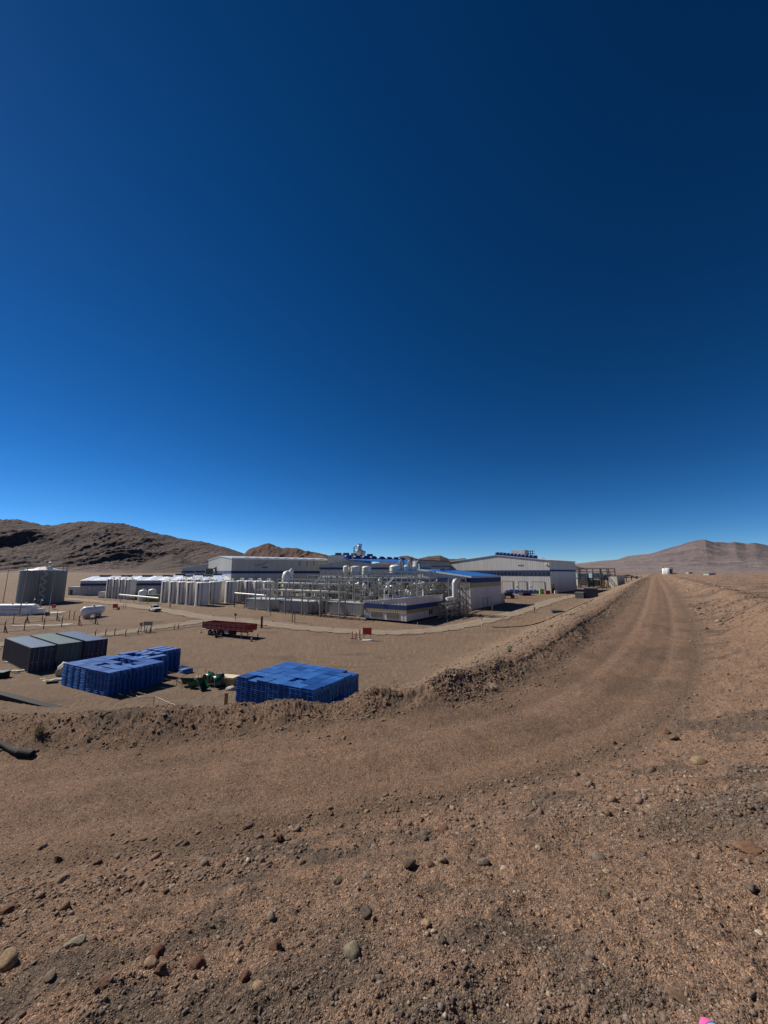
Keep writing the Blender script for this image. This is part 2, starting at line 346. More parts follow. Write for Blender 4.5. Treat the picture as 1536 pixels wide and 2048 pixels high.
# ---------------------------------------------------------------- mountains
def mountain(name, sil, Y0, Y1, Y2, k0, k1, nk, nt_, seed, rough=.2, fan=1.5, cols=None, sc_=1.0, fine=.012):
    sil = np.array([ray(*p) for p in sil]); o = np.argsort(sil[:, 0]); sil = sil[o]
    ks = np.linspace(k0, k1, nk); ts = np.concatenate([np.linspace(0, 1, nt_), np.linspace(1, 1.6, nt_ // 4)[1:]])
    K, T = np.meshgrid(ks, ts)
    Yc = np.where(T <= 1, Y0 + (Y1 - Y0) * T, Y1 + (Y2 - Y1) * (T - 1) / .6); X = K * Yc
    S1 = np.interp(K, sil[:, 0], sil[:, 1]); H = np.maximum(S1, 0) * Y1 + 1.8
    env = np.where(T <= 1, T ** fan, 1 - (T - 1) * 1.2)
    q = 1 / (900. * sc_)
    wx = X + 420 * sc_ * fbm(X * q * .45, Yc * q * .16, 3, seed + 50); wy = Yc + 300 * sc_ * fbm(X * q * .5 + 9, Yc * q * .3, 2, seed + 60)
    rg = .62 * ridged(wx * q * .8 + wy * q * .05, wy * q * .11, 6, seed, .55) + .38 * ridged(wx * q * 1.3, wy * q * .5, 5, seed + 7, .5)
    rg = (rg - .75)
    env = env * (1 + .0 * T)
    z = 9 + H * env + H * rough * rg * np.where(T <= 1, np.clip(T * 2.4, 0, 1) * (1 - .72 * ss((T - .7) / .3)), .3)
    z = z + H * fine * fbm(X / (60 * sc_), Yc / (90 * sc_), 4, seed + 80, .6) * ss(T * 3)
    fin = ss((K - k0) / ((k1 - k0) * .04)) * ss((k1 - K) / ((k1 - k0) * .04))
    z = 6 + (z - 6) * fin
    n = len(ks); V = np.stack([X, Yc, z], -1).reshape(-1, 3); ii = np.arange(len(ts))[:, None] * n + np.arange(n)[None]
    Qm = np.stack([ii[:-1, :-1], ii[:-1, 1:], ii[1:, 1:], ii[1:, :-1]], -1).reshape(-1, 4)
    gx = np.gradient(z, axis=1) / np.maximum(np.gradient(X, axis=1), 1); gyy = np.gradient(z, axis=0) / np.gradient(Yc, axis=0)
    st = np.hypot(gx, gyy); a, b, c = [np.array(q_) for q_ in cols]
    Cm = a + (b - a) * ss((st - .12) / .24)[..., None]
    Cm = Cm + (c - Cm) * (ss(fbm(X / (700 * sc_), Yc / (700 * sc_), 4, seed + 90) * 2.2 - .1) * ss((st - .1) / .25) * .75)[..., None]
    Cm = Cm * (1 + .12 * fbm(X / (150 * sc_), Yc / (150 * sc_), 3, seed + 95))[..., None]
    ob = np_mesh(name, V, Qm, M_rock, True, Cm.reshape(-1, 3)); tag(ob, kind='structure'); return ob
M_rock = ground_mat('mountain_rock', (.02, .11), 3.0, amt=.15)
SED = (.155, .114, .097); ROCK = (.078, .054, .05); DARK = (.052, .040, .042)
mountain('mountain_range', [(-300, 1040), (-100, 1035), (0, 1037), (30, 1039), (60, 1043), (85, 1048), (110, 1050), (150, 1044), (190, 1043), (215, 1043), (240, 1047), (270, 1053), (320, 1068), (360, 1077), (400, 1083), (450, 1093), (487, 1106), (520, 1118), (600, 1140)],
         2600, 6200, 8000, -1.35, -.17, 900, 260, 3, .125, 1.8, (SED, ROCK, DARK), .9)
mountain('dark_hill', [(230, 1149), (270, 1135), (300, 1124), (330, 1112), (345, 1107), (362, 1112), (380, 1122), (400, 1130), (440, 1138), (480, 1147)],
         1900, 2500, 3000, -.74, -.33, 220, 70, 23, .22, 1.0, ((.095, .072, .06), (.07, .053, .047), (.05, .04, .038)), .4)
mountain('rocky_hill', [(440, 1150), (470, 1122), (487, 1108), (500, 1098), (510, 1093), (522, 1089), (537, 1085), (550, 1091), (562, 1096), (578, 1096), (592, 1096), (610, 1101), (630, 1104), (655, 1110), (680, 1122), (720, 1148)],
         2500, 3400, 4100, -.46, -.04, 260, 90, 33, .26, 1.1, ((.15, .095, .072), (.115, .065, .05), (.06, .04, .036)), .55)
mountain('distant_ridge', [(700, 1150), (740, 1128), (780, 1120), (800, 1113), (815, 1111), (835, 1117), (855, 1113), (880, 1111), (897, 1118), (915, 1119), (928, 1116), (940, 1120), (1000, 1128), (1070, 1120), (1085, 1115), (1100, 1119), (1125, 1124), (1180, 1140)],
         5200, 7600, 9200, -.1, .55, 300, 60, 43, .25, 1.1, ((.13, .10, .085), (.075, .055, .05), (.06, .045, .042)), 1.0)
mountain('haze_tinted_mountain', [(1020, 1140), (1150, 1127), (1200, 1122), (1235, 1119), (1255, 1112), (1280, 1109), (1300, 1107), (1330, 1099), (1355, 1092), (1372, 1085), (1388, 1081), (1400, 1080), (1410, 1079), (1425, 1083), (1440, 1085), (1455, 1085), (1470, 1083), (1490, 1087), (1510, 1086), (1536, 1091), (1600, 1095), (1750, 1088), (1900, 1100)],
         4200, 10500, 12800, .25, 1.35, 460, 160, 53, .09, 1.9, ((.20, .165, .162), (.155, .125, .125), (.11, .092, .097)), 1.1, .0025)  # mauve distance haze is put into these rock colours, no air is built
# ---------------------------------------------------------------- stones
def tpick(P):
    """photo pixels -> points on the terrain"""
    P = np.array(P, float); n = len(P); K = np.array([ray(*p) for p in P]); ys = np.exp(np.linspace(math.log(1.0), math.log(160), 500))
    YY = np.ones((n, 1)) * ys; XX = K[:, :1] * YY; ZZ = EYE + K[:, 1:] * YY; T, _ = terrain(XX, YY)
    hit = np.argmax(ZZ < T, axis=1); hit = np.maximum(hit, 1); a = np.arange(n)
    d0 = (ZZ - T)[a, hit - 1]; d1 = (ZZ - T)[a, hit]; t = d0 / (d0 - d1); y = ys[hit - 1] * (1 - t) + ys[hit] * t
    return np.stack([K[:, 0] * y, y, EYE + K[:, 1] * y], 1)
def ico(sub_):
    import bmesh
    bm = bmesh.new(); bmesh.ops.create_icosphere(bm, subdivisions=sub_, radius=1); bm.verts.ensure_lookup_table()
    V = np.array([v.co[:] for v in bm.verts]); Fc = np.array([[v.index for v in f.verts] for f in bm.faces]); bm.free(); return V, Fc
rng = np.random.default_rng(5)
def rock_shape(sub_, rg, ang=.5):
    V, Fc = ico(sub_); W = V.copy()
    for i in range(rg.integers(6, 11)):                      # chop with planes: angular facets
        n = rg.normal(size=3); n /= np.linalg.norm(n); d = rg.uniform(.45, .85) if ang > .3 else rg.uniform(.62, .92)
        ex = np.maximum(W @ n - d, 0); W = W - ex[:, None] * n * .95
    W *= (1 + ang * .3 * rg.normal(size=(len(W), 1)) * (.5 if sub_ > 1 else 1)); return W, Fc
def rots(n, rg):
    q = rg.normal(size=(n, 4)); q /= np.linalg.norm(q, axis=1)[:, None]; w, x, y, z = q.T
    return np.stack([1 - 2 * (y * y + z * z), 2 * (x * y - z * w), 2 * (x * z + y * w), 2 * (x * y + z * w), 1 - 2 * (x * x + z * z), 2 * (y * z - x * w), 2 * (x * z - y * w), 2 * (y * z + x * w), 1 - 2 * (x * x + y * y)], 1).reshape(n, 3, 3)
PAL = np.array([(.17, .155, .14), (.10, .085, .075), (.20, .125, .092), (.24, .17, .125), (.31, .25, .19), (.15, .10, .08), (.45, .40, .33), (.13, .13, .125)])
PW = np.array([.17, .16, .21, .22, .07, .13, .025, .015]); PW = PW / PW.sum()
M_stone = ground_mat('stone', (45, 300), .004, amt=.2)
def stones(name, X_, Y_, S_, sub_, label, cat, dark=None, sink=.45):
    n = len(X_); Z_, m = terrain(X_, Y_); shapes = [rock_shape(sub_, rng) for _ in range(14)]; Fc = shapes[0][1]; nv = len(shapes[0][0])
    SV = np.stack([s[0] for s in shapes])[rng.integers(0, 14, n)]
    sc3 = np.stack([rng.uniform(.75, 1.3, n), rng.uniform(.6, 1.0, n), rng.uniform(.4, .8, n)], 1)
    Wv = np.einsum('nij,nvj->nvi', rots(n, rng), SV); Wv = Wv * sc3[:, None, :]
    a = rng.uniform(0, 6.28, n); c, s = np.cos(a), np.sin(a); x = Wv[..., 0] * c[:, None] - Wv[..., 1] * s[:, None]; y = Wv[..., 0] * s[:, None] + Wv[..., 1] * c[:, None]
    Wv = np.stack([x, y, Wv[..., 2]], -1) * (S_ / 2)[:, None, None]
    Wv += np.stack([X_, Y_, Z_ + S_ * (.5 - sink) * .5], 1)[:, None, :]
    cc = PAL[rng.choice(len(PAL), n, p=PW)] * rng.uniform(.55, 1.12, (n, 1))
    # dust the stones towards the colour of the soil they lie in
    soil, dk = terr_col(X_, Y_, m); cc = cc * .6 + soil * 1.02 * .4
    Fq = (Fc[None] + (np.arange(n) * nv)[:, None, None]).reshape(-1, 3)
    o = np_mesh(name, Wv.reshape(-1, 3), Fq, M_stone, False, np.repeat(cc, nv, axis=0)); tag(o, label, cat, kind='stuff'); return o
def scatter(n, r0, r1, smin, smax, power, dens):
    r = np.exp(rng.uniform(math.log(r0), math.log(r1), n)); a = rng.uniform(R(-50), R(50), n); x, y = r * np.sin(a), r * np.cos(a)
    u, s = road_uv(x, y); t = rng.uniform(0, 1, n); sz = (smin ** -power + t * (smax ** -power - smin ** -power)) ** (-1 / power)
    keep = rng.uniform(0, 1, n) < dens(x, y, u, s, sz); return x[keep], y[keep], sz[keep]
def dens_gravel(x, y, u, s, sz):
    road = np.abs(u) < 1.8; berm = (u >= 1.8) & (u < 5.5); face = u >= 5.5; mound = u <= -1.8
    cl = ss(fbm(x * .9, y * .9, 3, 91) * 1.4 + .45); edge = np.exp(-((u + 1.95) / .3) ** 2)
    d = road * (.14 + .3 * cl) * (sz < .045) + berm * 1.0 + face * .25 * cl * (s > -30) * (u < 22) + mound * (.35 + .65 * cl) * ss((-u - 1.6) / 1.5)
    return np.clip(d + edge * .8, 0, 1)
def sizes_ok(x, y, s, k): return s > k * np.hypot(x, y)
x, y, s = scatter(190000, 1.3, 7.5, .0065, .045, 2.6, dens_gravel); stones('gravel', x, y, s, 1, 'loose mixed gravel covering the dirt mound in the foreground', 'gravel')
x, y, s = scatter(80000, 5.0, 36, .022, .2, 2.5, dens_gravel); k = sizes_ok(x, y, s, .0021); stones('road_gravel', x[k], y[k], s[k], 1, 'stones and clods strewn along the road verge and windrow', 'gravel')
n = 7000; x = rng.normal(3.9, 1.0, n); y = rng.normal(4.05, .42, n); s = np.clip(.011 * (1 - rng.uniform(0, 1, n)) ** (-1 / 2.2), .011, .07); stones('dark_rubble', x, y, s, 1, 'dark rubble on the low hump at the right of the foreground', 'rubble')
x, y, s = scatter(5200, 1.4, 8, .022, .075, 3.2, lambda x, y, u, s, sz: (u < -1.8) * (sz < .017 * np.hypot(x, y)) * np.clip(np.hypot(x, y) / 4, .25, 1) * ss(fbm(x * .7, y * .7, 3, 95) * 1.6 + .5)); stones('loose_stones', x, y, s, 2, 'loose angular stones dotted over the foreground mound', 'stones')
x, y, s = scatter(60000, 26, 130, .10, .5, 2.6, lambda x, y, u, s, sz: ((u > 5) * (u < 24) * .7 + (u < -2.2) * (u > -30) * .8) * ss(fbm(x * .2, y * .2, 3, 93) * 1.5 + .35)); stones('slope_stones', x, y, s, 1, 'stones scattered over the embankment face and the far bank', 'stones')
# rubble heaped along the windrow
n = 34000; i = rng.integers(0, len(_s) - 1, n); sarc = np.exp(rng.uniform(math.log(1), math.log(160), n)) * np.where(rng.uniform(size=n) < .25, -1, 1); sarc = np.where(sarc < -30, -30 * rng.uniform(size=n), sarc)
px_ = np.interp(sarc, _s, CD[:, 0]); py_ = np.interp(sarc, _s, CD[:, 1]); tx = np.interp(sarc + .3, _s, CD[:, 0]) - px_; ty = np.interp(sarc + .3, _s, CD[:, 1]) - py_; tl = np.hypot(tx, ty)
uu = rng.normal(2.75, .75, n); x = px_ - ty / tl * uu; y = py_ + tx / tl * uu; sz = np.clip(.018 * (1 - rng.uniform(0, 1, n)) ** (-1 / 2.3), .018, .11) * (1 + np.maximum(sarc, 0) / 45)
stones('berm_rubble', x, y, sz, 1, 'coarse reddish rubble heaped along the windrow beside the upper road', 'rubble')
# the larger stones one can point to: (px, py, width px, colour, roundness, flatness, label)
DG = (.085, .085, .085); GR = (.19, .18, .165); RB = (.16, .088, .064); TN = (.36, .28, .2); CRM = (.5, .44, .34); BR = (.17, .12, .09); PK = (.36, .27, .22); GG = (.2, .2, .17)
ROCKS = [(705, 1900, 36, GG, 1, .8, 'rounded dark grey stone, largest near the bottom middle of the photo'), (520, 1971, 24, TN, 0, .9, 'pale beige angular stone near the bottom, left of the photo middle'),
 (300, 1924, 26, PK, 0, .8, 'pale pinkish angular stone wedged between two dark clods'), (312, 1903, 30, RB, 0, .8, 'dark reddish clod just behind the pale pinkish stone'), (321, 1938, 22, RB, 0, .8, 'dark brown clod at the right foot of the pale pinkish stone'),
 (390, 1930, 32, RB, 0, .8, 'jagged dark red clod standing alone right of the pinkish stone'), (490, 1953, 22, RB, 0, .7, 'small dark red clod just behind the pale beige angular stone'),
 (152, 1880, 28, (.3, .31, .27), 1, .45, 'flat pale greenish grey stone on the left foreground'), (10, 1916, 40, TN, 1, .7, 'beige rounded stone cut by the left edge of the photo'), (13, 1816, 32, RB, 0, .5, 'flat red brown stone by the left edge of the photo'),
 (115, 1718, 18, RB, 0, 1.1, 'upright red brown stone on the near road edge at far left'), (548, 1668, 16, BR, 0, .9, 'left one of two red brown stones touching on the near road edge'), (560, 1673, 24, RB, 0, .8, 'right one of two red brown stones touching on the near road edge'),
 (543, 1832, 20, GG, 1, .9, 'round olive grey stone with a dark shadow, left of middle'), (676, 1762, 20, GR, 0, 1, 'grey angular stone in the middle of the foreground slope'), (733, 1823, 26, DG, 0, .8, 'dark charcoal angular stone right of the olive grey one'),
 (733, 1750, 17, GR, 1, .8, 'small rounded grey stone behind the charcoal angular one'), (100, 1949, 20, GR, 1, .45, 'flat small grey stone near the bottom left corner'), (550, 1890, 26, RB, 0, .9, 'dark red jagged clod left of the largest rounded stone'),
 (193, 1721, 22, BR, 0, .6, 'brown low stone on the near road edge, right of the upright one'), (210, 1963, 26, RB, 0, .6, 'low dark red clod near the bottom left'), (331, 1783, 12, DG, 0, 1, 'tiny black pointed stone on the bare left slope'),
 (820, 1723, 24, DG, 1, .8, 'dark grey oval stone, first of the row below the mound lip'), (861, 1725, 19, BR, 0, .8, 'brown blocky stone, second of the row below the mound lip'), (886, 1720, 14, TN, 1, .8, 'small tan stone, third of the row below the mound lip'),
 (965, 1720, 25, GR, 1, .6, 'slanting grey oval stone, right end of the row below the mound lip'), (1009, 1734, 17, CRM, 1, .5, 'flat cream stone just right of the slanting grey oval one'), (1198, 1712, 28, GR, 1, .75, 'round grey stone half sunk in the right foreground'),
 (1214, 1741, 16, CRM, 0, .5, 'cream flake lying just in front of the round grey stone'), (1399, 1515, 36, TN, 1, .6, 'long tan stone on the bare lip at right'), (1455, 1520, 26, GR, 1, .45, 'flat grey stone right of the long tan one'),
 (1333, 1462, 18, RB, 0, .9, 'dark pointed clod, left one of the pair on the right road verge'), (1349, 1474, 22, BR, 0, .9, 'brown pointed clod, right one of the pair on the right road verge'), (1498, 1687, 44, (.27, .16, .11), 1, .4, 'broad reddish stone sunk in the ground at the right edge'),
 (1503, 1773, 26, GR, 0, .7, 'grey slab near the right edge, below the broad reddish stone'), (1388, 1752, 24, BR, 0, .7, 'brown blocky stone with a black shadow at right'), (885, 1880, 20, DG, 0, 1, 'dark upright stone right of the largest rounded stone'),
 (1078, 1696, 16, CRM, 0, .8, 'bright cream chip in the middle of the right slope'), (1215, 1788, 22, DG, 0, .5, 'dark flat stone below the cream flake'), (888, 1656, 30, RB, 0, .6, 'red brown crusty clod on top of the mound lip'),
 (843, 1636, 13, DG, 0, 1, 'small dark pointed stone at the left end of the mound lip'), (1360, 1986, 32, BR, 1, .35, 'flat dusty brown stone near the bottom right'), (853, 1846, 20, PK, 0, .6, 'pale brown flake left of the dark upright stone')]
tp = tpick([(a[0], a[1] + a[2] * .25) for a in ROCKS])
for (px, py, w, c, rd, fl, lab), p in zip(ROCKS, tp):
    V, Fc = rock_shape(3, rng, .12 if rd else .6); size = w / 1000 * math.hypot(p[1], EYE - p[2]) * 1.0; Rm = rots(1, rng)[0]; V = V @ Rm.T
    nz = np.stack([fbm(V[:, 0] * 2.5 + 5 * V[:, 2], V[:, 1] * 2.5, 3, int(px))], 1); V = V * (1 + nz * (.05 if rd else .13))
    V = V * np.array((1.15 if rd else 1, .85, fl * .8)); a = rng.uniform(0, 3.1); V = V @ np.array([[math.cos(a), math.sin(a), 0], [-math.sin(a), math.cos(a), 0], [0, 0, 1]]); V = V * size / 2
    zz, mm = terrain(np.array([p[0]]), np.array([p[1]])); o = np_mesh('stone', V, Fc, M_stone, True, np.ones((len(V), 3)) * (np.array(c) * np.array((.56, .52, .45)) + np.array(MOUNDC) * .17)); o.location = (p[0], p[1], float(zz[0]) + size * fl * .12)
    tag(o, lab, 'stone', 'larger stones on the foreground slope')
def bush(px, py, h, col, lab, n=90):
    p = tpick([(px, py)])[0]; rg = random.Random(int(px)); b = MB()
    for i in range(n):
        a = rg.uniform(0, 6.28); t = rg.uniform(.05, 1.1); q = Vector((math.cos(a) * math.sin(t), math.sin(a) * math.sin(t), math.cos(t))) * h * rg.uniform(.5, 1)
        m_ = q * .55 + Vector((0, 0, h * .1)); b0 = Vector((rg.uniform(-.2, .2) * h, rg.uniform(-.2, .2) * h, -.02)); b.tube([b0, b0 + m_, b0 + q], [.006 * h / .3, .004 * h / .3, .0015], 3, False)
    o = b.build('dry_bush', surf('dry_twig' + str(int(px)), col, .9)); o.location = p; return tag(o, lab, 'plant')
bush(78, 1468, .32, (.36, .3, .17), 'straw coloured dry bush on the rubble at far left')
bush(985, 1378, .3, (.5, .43, .33), 'pale dead tuft on the windrow rubble left of the road bend', 60)
bush(1020, 1305, .3, (.07, .11, .035), 'small green tuft growing on the sandy embankment')
# ---------------------------------------------------------------- materials
def corr(name, col, sp=.3, dp=.014, rough=.45, ax='XY', var=.06): return surf(name, col, rough, 0, var, .6, (sp, ax, dp))
M = dict(
    wall=corr('pale_cladding', (.60, .57, .52), .9), wall2=corr('grey_cladding', (.42, .415, .39), .9), blueroof=corr('blue_roof_sheet', (.03, .17, .52), .6, .04, .35),
    roof=corr('pale_roof_sheet', (.62, .66, .7), .8, .03, .35), navy=surf('navy_band', (.012, .035, .16), .75, var=.06), ochre=corr('ochre_band', (.36, .29, .13), .5, .03),
    beige=corr('beige_cladding', (.66, .62, .57), .9), white=surf('white_paint', (.88, .85, .78), .35, var=.06), tank=surf('fibreglass', (.78, .74, .66), .45, var=.1, scale=.8),
    tankgrey=corr('tank_cladding', (.23, .225, .21), .55, .05, .5, 'XY', .1), steel=surf('galvanised_steel', (.32, .31, .285), .5, .3, .12, 3), dsteel=surf('dark_steel', (.06, .06, .065), .6), pipe=surf('silver_pipe', (.60, .58, .54), .42, .15, .1, 2),
    glass=surf('dark_glass', (.02, .03, .05), .15, var=.02), green=surf('green_paint', (.05, .16, .03), .5), lime=surf('lime_plastic', (.22, .55, .05), .4), red=surf('red_paint', (.55, .025, .018), .5, var=.2),
    darkred=surf('worn_red_paint', (.27, .028, .02), .6, var=.25, scale=3), bluefan=surf('blue_enamel', (.012, .04, .19), .35), conc=surf('concrete', (.5, .47, .42), .9, var=.15), rubber=surf('tyre_rubber', (.02, .02, .02), .9),
    pallet=surf('blue_plastic', (.006, .11, .42), .6, var=.12, scale=2, streak=False), palletd=surf('bright_blue_plastic', (.014, .15, .5), .65, var=.15, scale=2, streak=False), contn=surf('navy_container_paint', (.016, .026, .06), .5, var=.2), contg=surf('green_container_paint', (.07, .12, .11), .5, var=.2),
    contb=surf('blue_container_paint', (.05, .10, .19), .5, var=.2), wood=surf('pine_wood', (.42, .31, .17), .8, var=.2, scale=5), owood=surf('orange_wood', (.38, .19, .08), .8, var=.15), cream=surf('cream_board', (.62, .55, .36), .7), black=surf('black_plastic', (.006, .007, .008), .85),
    hose=surf('hose_rubber', (.05, .03, .022), .8), orange=surf('orange_plastic', (.5, .11, .03), .5), cable=surf('white_cord', (.6, .57, .5), .8), dgreen=surf('green_plastic', (.012, .10, .045), .35, streak=False), cloth=surf('white_sacking', (.45, .43, .38), .9, var=.25, scale=4, bump=.04, streak=False), yel=surf('yellow_steel', (.3, .24, .04), .6),
    slag=surf('slate_blue_timber', (.06, .065, .10), .7, var=.2), teal=surf('teal_paint', (.18, .32, .38), .45), stonew=surf('pale_panel', (.55, .53, .46), .85, var=.2, scale=1), chrome=surf('wheel_rim', (.35, .35, .36), .4, .5), pink=surf('pink_rubber', (.75, .12, .35), .5), lblue=surf('light_blue_mesh', (.2, .4, .75), .7), track=None)
def P3(px, py, z):
    k, s = ray(px, py); y = (z - EYE) / s; return Vector((k * y, y, z))

# ---------------------------------------------------------------- plastic pallet blocks
def pallet_mb():
    b = MB(); L, D, H = 1.2, 1.02, .165
    for i in range(7): b.box((0, -D / 2 + .07 + i * (D - .14) / 6, H - .012), (L, .105, .024))
    for x in (-L / 2 + .05, 0, L / 2 - .05): b.box((x, 0, H - .036), (.1, D, .022)); b.box((x, 0, .016), (.12, D - .02, .03))
    for x in (-L / 2 + .06, 0, L / 2 - .06):
        for y in (-D / 2 + .07, 0, D / 2 - .07): b.box((x, y, .08), (.14, .15, .1), taper=.85)
    for y in (-D / 2 + .06, D / 2 - .06): b.box((0, y, .016), (L - .02, .1, .03))
    for y in (-D / 2 + .004, D / 2 - .004): b.box((0, y, H - .03), (L, .02, .035))
    return b
pal0 = pallet_mb().build('plastic_pallet', M['pallet']); pal_me = pal0.data
pal_me2 = pal_me.copy(); pal_me2.materials[0] = M['palletd']; pal_me3 = pal_me.copy(); pal_me3.materials[0] = surf('mid_blue_plastic', (.016, .12, .40), .7, var=.2, scale=2, streak=False); pal_me4 = pal_me.copy(); pal_me4.materials[0] = surf('deep_blue_plastic', (.004, .075, .32), .5, var=.2, scale=2, streak=False)  # random tones stand in for bright and dark speckle of highlights on the stacks
bpy.data.objects.remove(pal0)
prg = random.Random(3); ORD = ['first', 'second', 'third', 'fourth', 'fifth', 'sixth', 'seventh', 'eighth', 'ninth', 'tenth', 'eleventh', 'twelfth', 'thirteenth', 'fourteenth', 'fifteenth', 'sixteenth', 'seventeenth']
PH = .165
def put_pallet(pos, rz, label, group):
    o = bpy.data.objects.new('plastic_pallet', prg.choice((pal_me, pal_me, pal_me2, pal_me2, pal_me3, pal_me4))); COL.objects.link(o); o.location = pos; o.rotation_euler = (0, 0, rz + prg.gauss(0, .012)); return tag(o, label, 'pallet', group)
bulk_T = []
def block(A, B, cols, side, group, singles, heights, sc_=1.0):
    """A left front corner, B right front corner; heights[(i, j)] = layers; singles = test(i, j, layer, top) -> label or None"""
    d = (B - A); d.z = 0; d.normalize(); n = Vector((-d.y, d.x, 0)); rz = math.atan2(d.y, d.x); rest = []
    for (i, j), h in heights.items():
        off = Vector((prg.gauss(0, .03), prg.gauss(0, .04), 0))
        for l in range(h):
            p = A + d * (.61 + i * 1.25) + n * (.53 + j * 1.1) + off + Vector((prg.gauss(0, .014), prg.gauss(0, .014), l * PH))
            lab = singles(i, j, l, h)
            if lab: put_pallet(p, rz, lab, group)
            else: rest.append(Matrix.Translation(p) @ Matrix.Rotation(rz + prg.gauss(0, .01), 4, 'Z'))
    return rest
# right block, 7 columns wide, 6 rows deep, 16 layers
Ar, Br = P3(474, 1352, 2.65), P3(620, 1379, 2.65); Ar.z = Br.z = 0
hr = {(i, j): 16 - (prg.random() < .05) for i in range(7) for j in range(6)}; hr[(6, 5)] = 15; hr[(5, 5)] = 16; hr[(0, 5)] = 16
def lab_r(i, j, l, h):
    t = h - 1 - l
    if j == 0: return 'blue plastic pallet, %s from the top, %s front column of right block' % (ORD[t], ORD[i]) if i < 6 else 'blue plastic pallet, %s from the top at the right block\'s nearest corner' % ORD[t]
    if i == 6: return 'blue plastic pallet, %s from the top, %s row behind right block\'s near corner' % (ORD[t], ORD[j - 1])
    if t == 0: return 'topmost blue pallet of right block, %s column from left, %s row back' % (ORD[i], ORD[j])
rest = block(Ar, Br, 7, 0, 'blue pallets of the right block', lab_r, hr)
# left block
Al, Bl = P3(126, 1326, 2.33), P3(218, 1345, 2.33); Al.z = Bl.z = 0
hl = {(i, j): 14 - (prg.random() < .16) for i in range(7) for j in range(5)}
hl.update({(i, j): 14 for i in range(5) for j in (5, 6)}); hl.update({(i, j): 14 - (j == 7) for i in range(3) for j in (7, 8, 9)})
hl.update({(2, 3): 11, (3, 3): 11, (4, 3): 12, (4, 2): 12, (1, 5): 12, (2, 5): 12, (3, 6): 12, (0, 4): 13})
nl = [0]
def lab_l(i, j, l, h):
    t = h - 1 - l
    if j == 0 and i >= 4 and t < 11: nl[0] += 1; return 'blue plastic pallet, %s from the top, %s front column of left block' % (ORD[t], ORD[i])
    if t == 0 and j < 5 and nl[0] < 78: nl[0] += 1; return 'topmost blue pallet of left block, %s column from left, %s row back' % (ORD[i], ORD[j])
rest_l = block(Al, Bl, 7, 0, 'blue pallets of the left block', lab_l, hl)
# low leftover stacks beside the blocks
dr = (Br - Ar).normalized(); nr = Vector((-dr.y, dr.x, 0)); rzr = math.atan2(dr.y, dr.x); dl_ = (Bl - Al).normalized(); nl_ = Vector((-dl_.y, dl_.x, 0)); rzl = math.atan2(dl_.y, dl_.x)
for (c, h, rz) in ((Br + dr * .75 + nr * 3.2, 8, rzr + .05), (Br + dr * .8 + nr * 4.4, 6, rzr), (Al + dl_ * 6.9 + nl_ * 9.5, 3, rzl), (Al + dl_ * 5.6 + nl_ * 9.9, 3, rzl)):
    for l in range(h): rest.append(Matrix.Translation(c + Vector((0, 0, l * PH))) @ Matrix.Rotation(rz, 4, 'Z'))
pv = np.array([v.co[:] for v in pal_me.vertices]); pf = np.array([p.vertices[:] for p in pal_me.polygons])
def merged(name, mats, mat, label, cat):
    Vs = []; 
    for m_ in mats: A4 = np.array(m_); Vs.append(pv @ A4[:3, :3].T + A4[:3, 3])
    Fq = (pf[None] + (np.arange(len(mats)) * len(pv))[:, None, None]).reshape(-1, 4); o = np_mesh(name, np.concatenate(Vs), Fq, mat, False); return tag(o, label, cat, kind='stuff')
merged('plastic_pallets', rest + rest_l, M['pallet'], 'all the remaining blue plastic pallets inside and behind the two blocks', 'pallets')

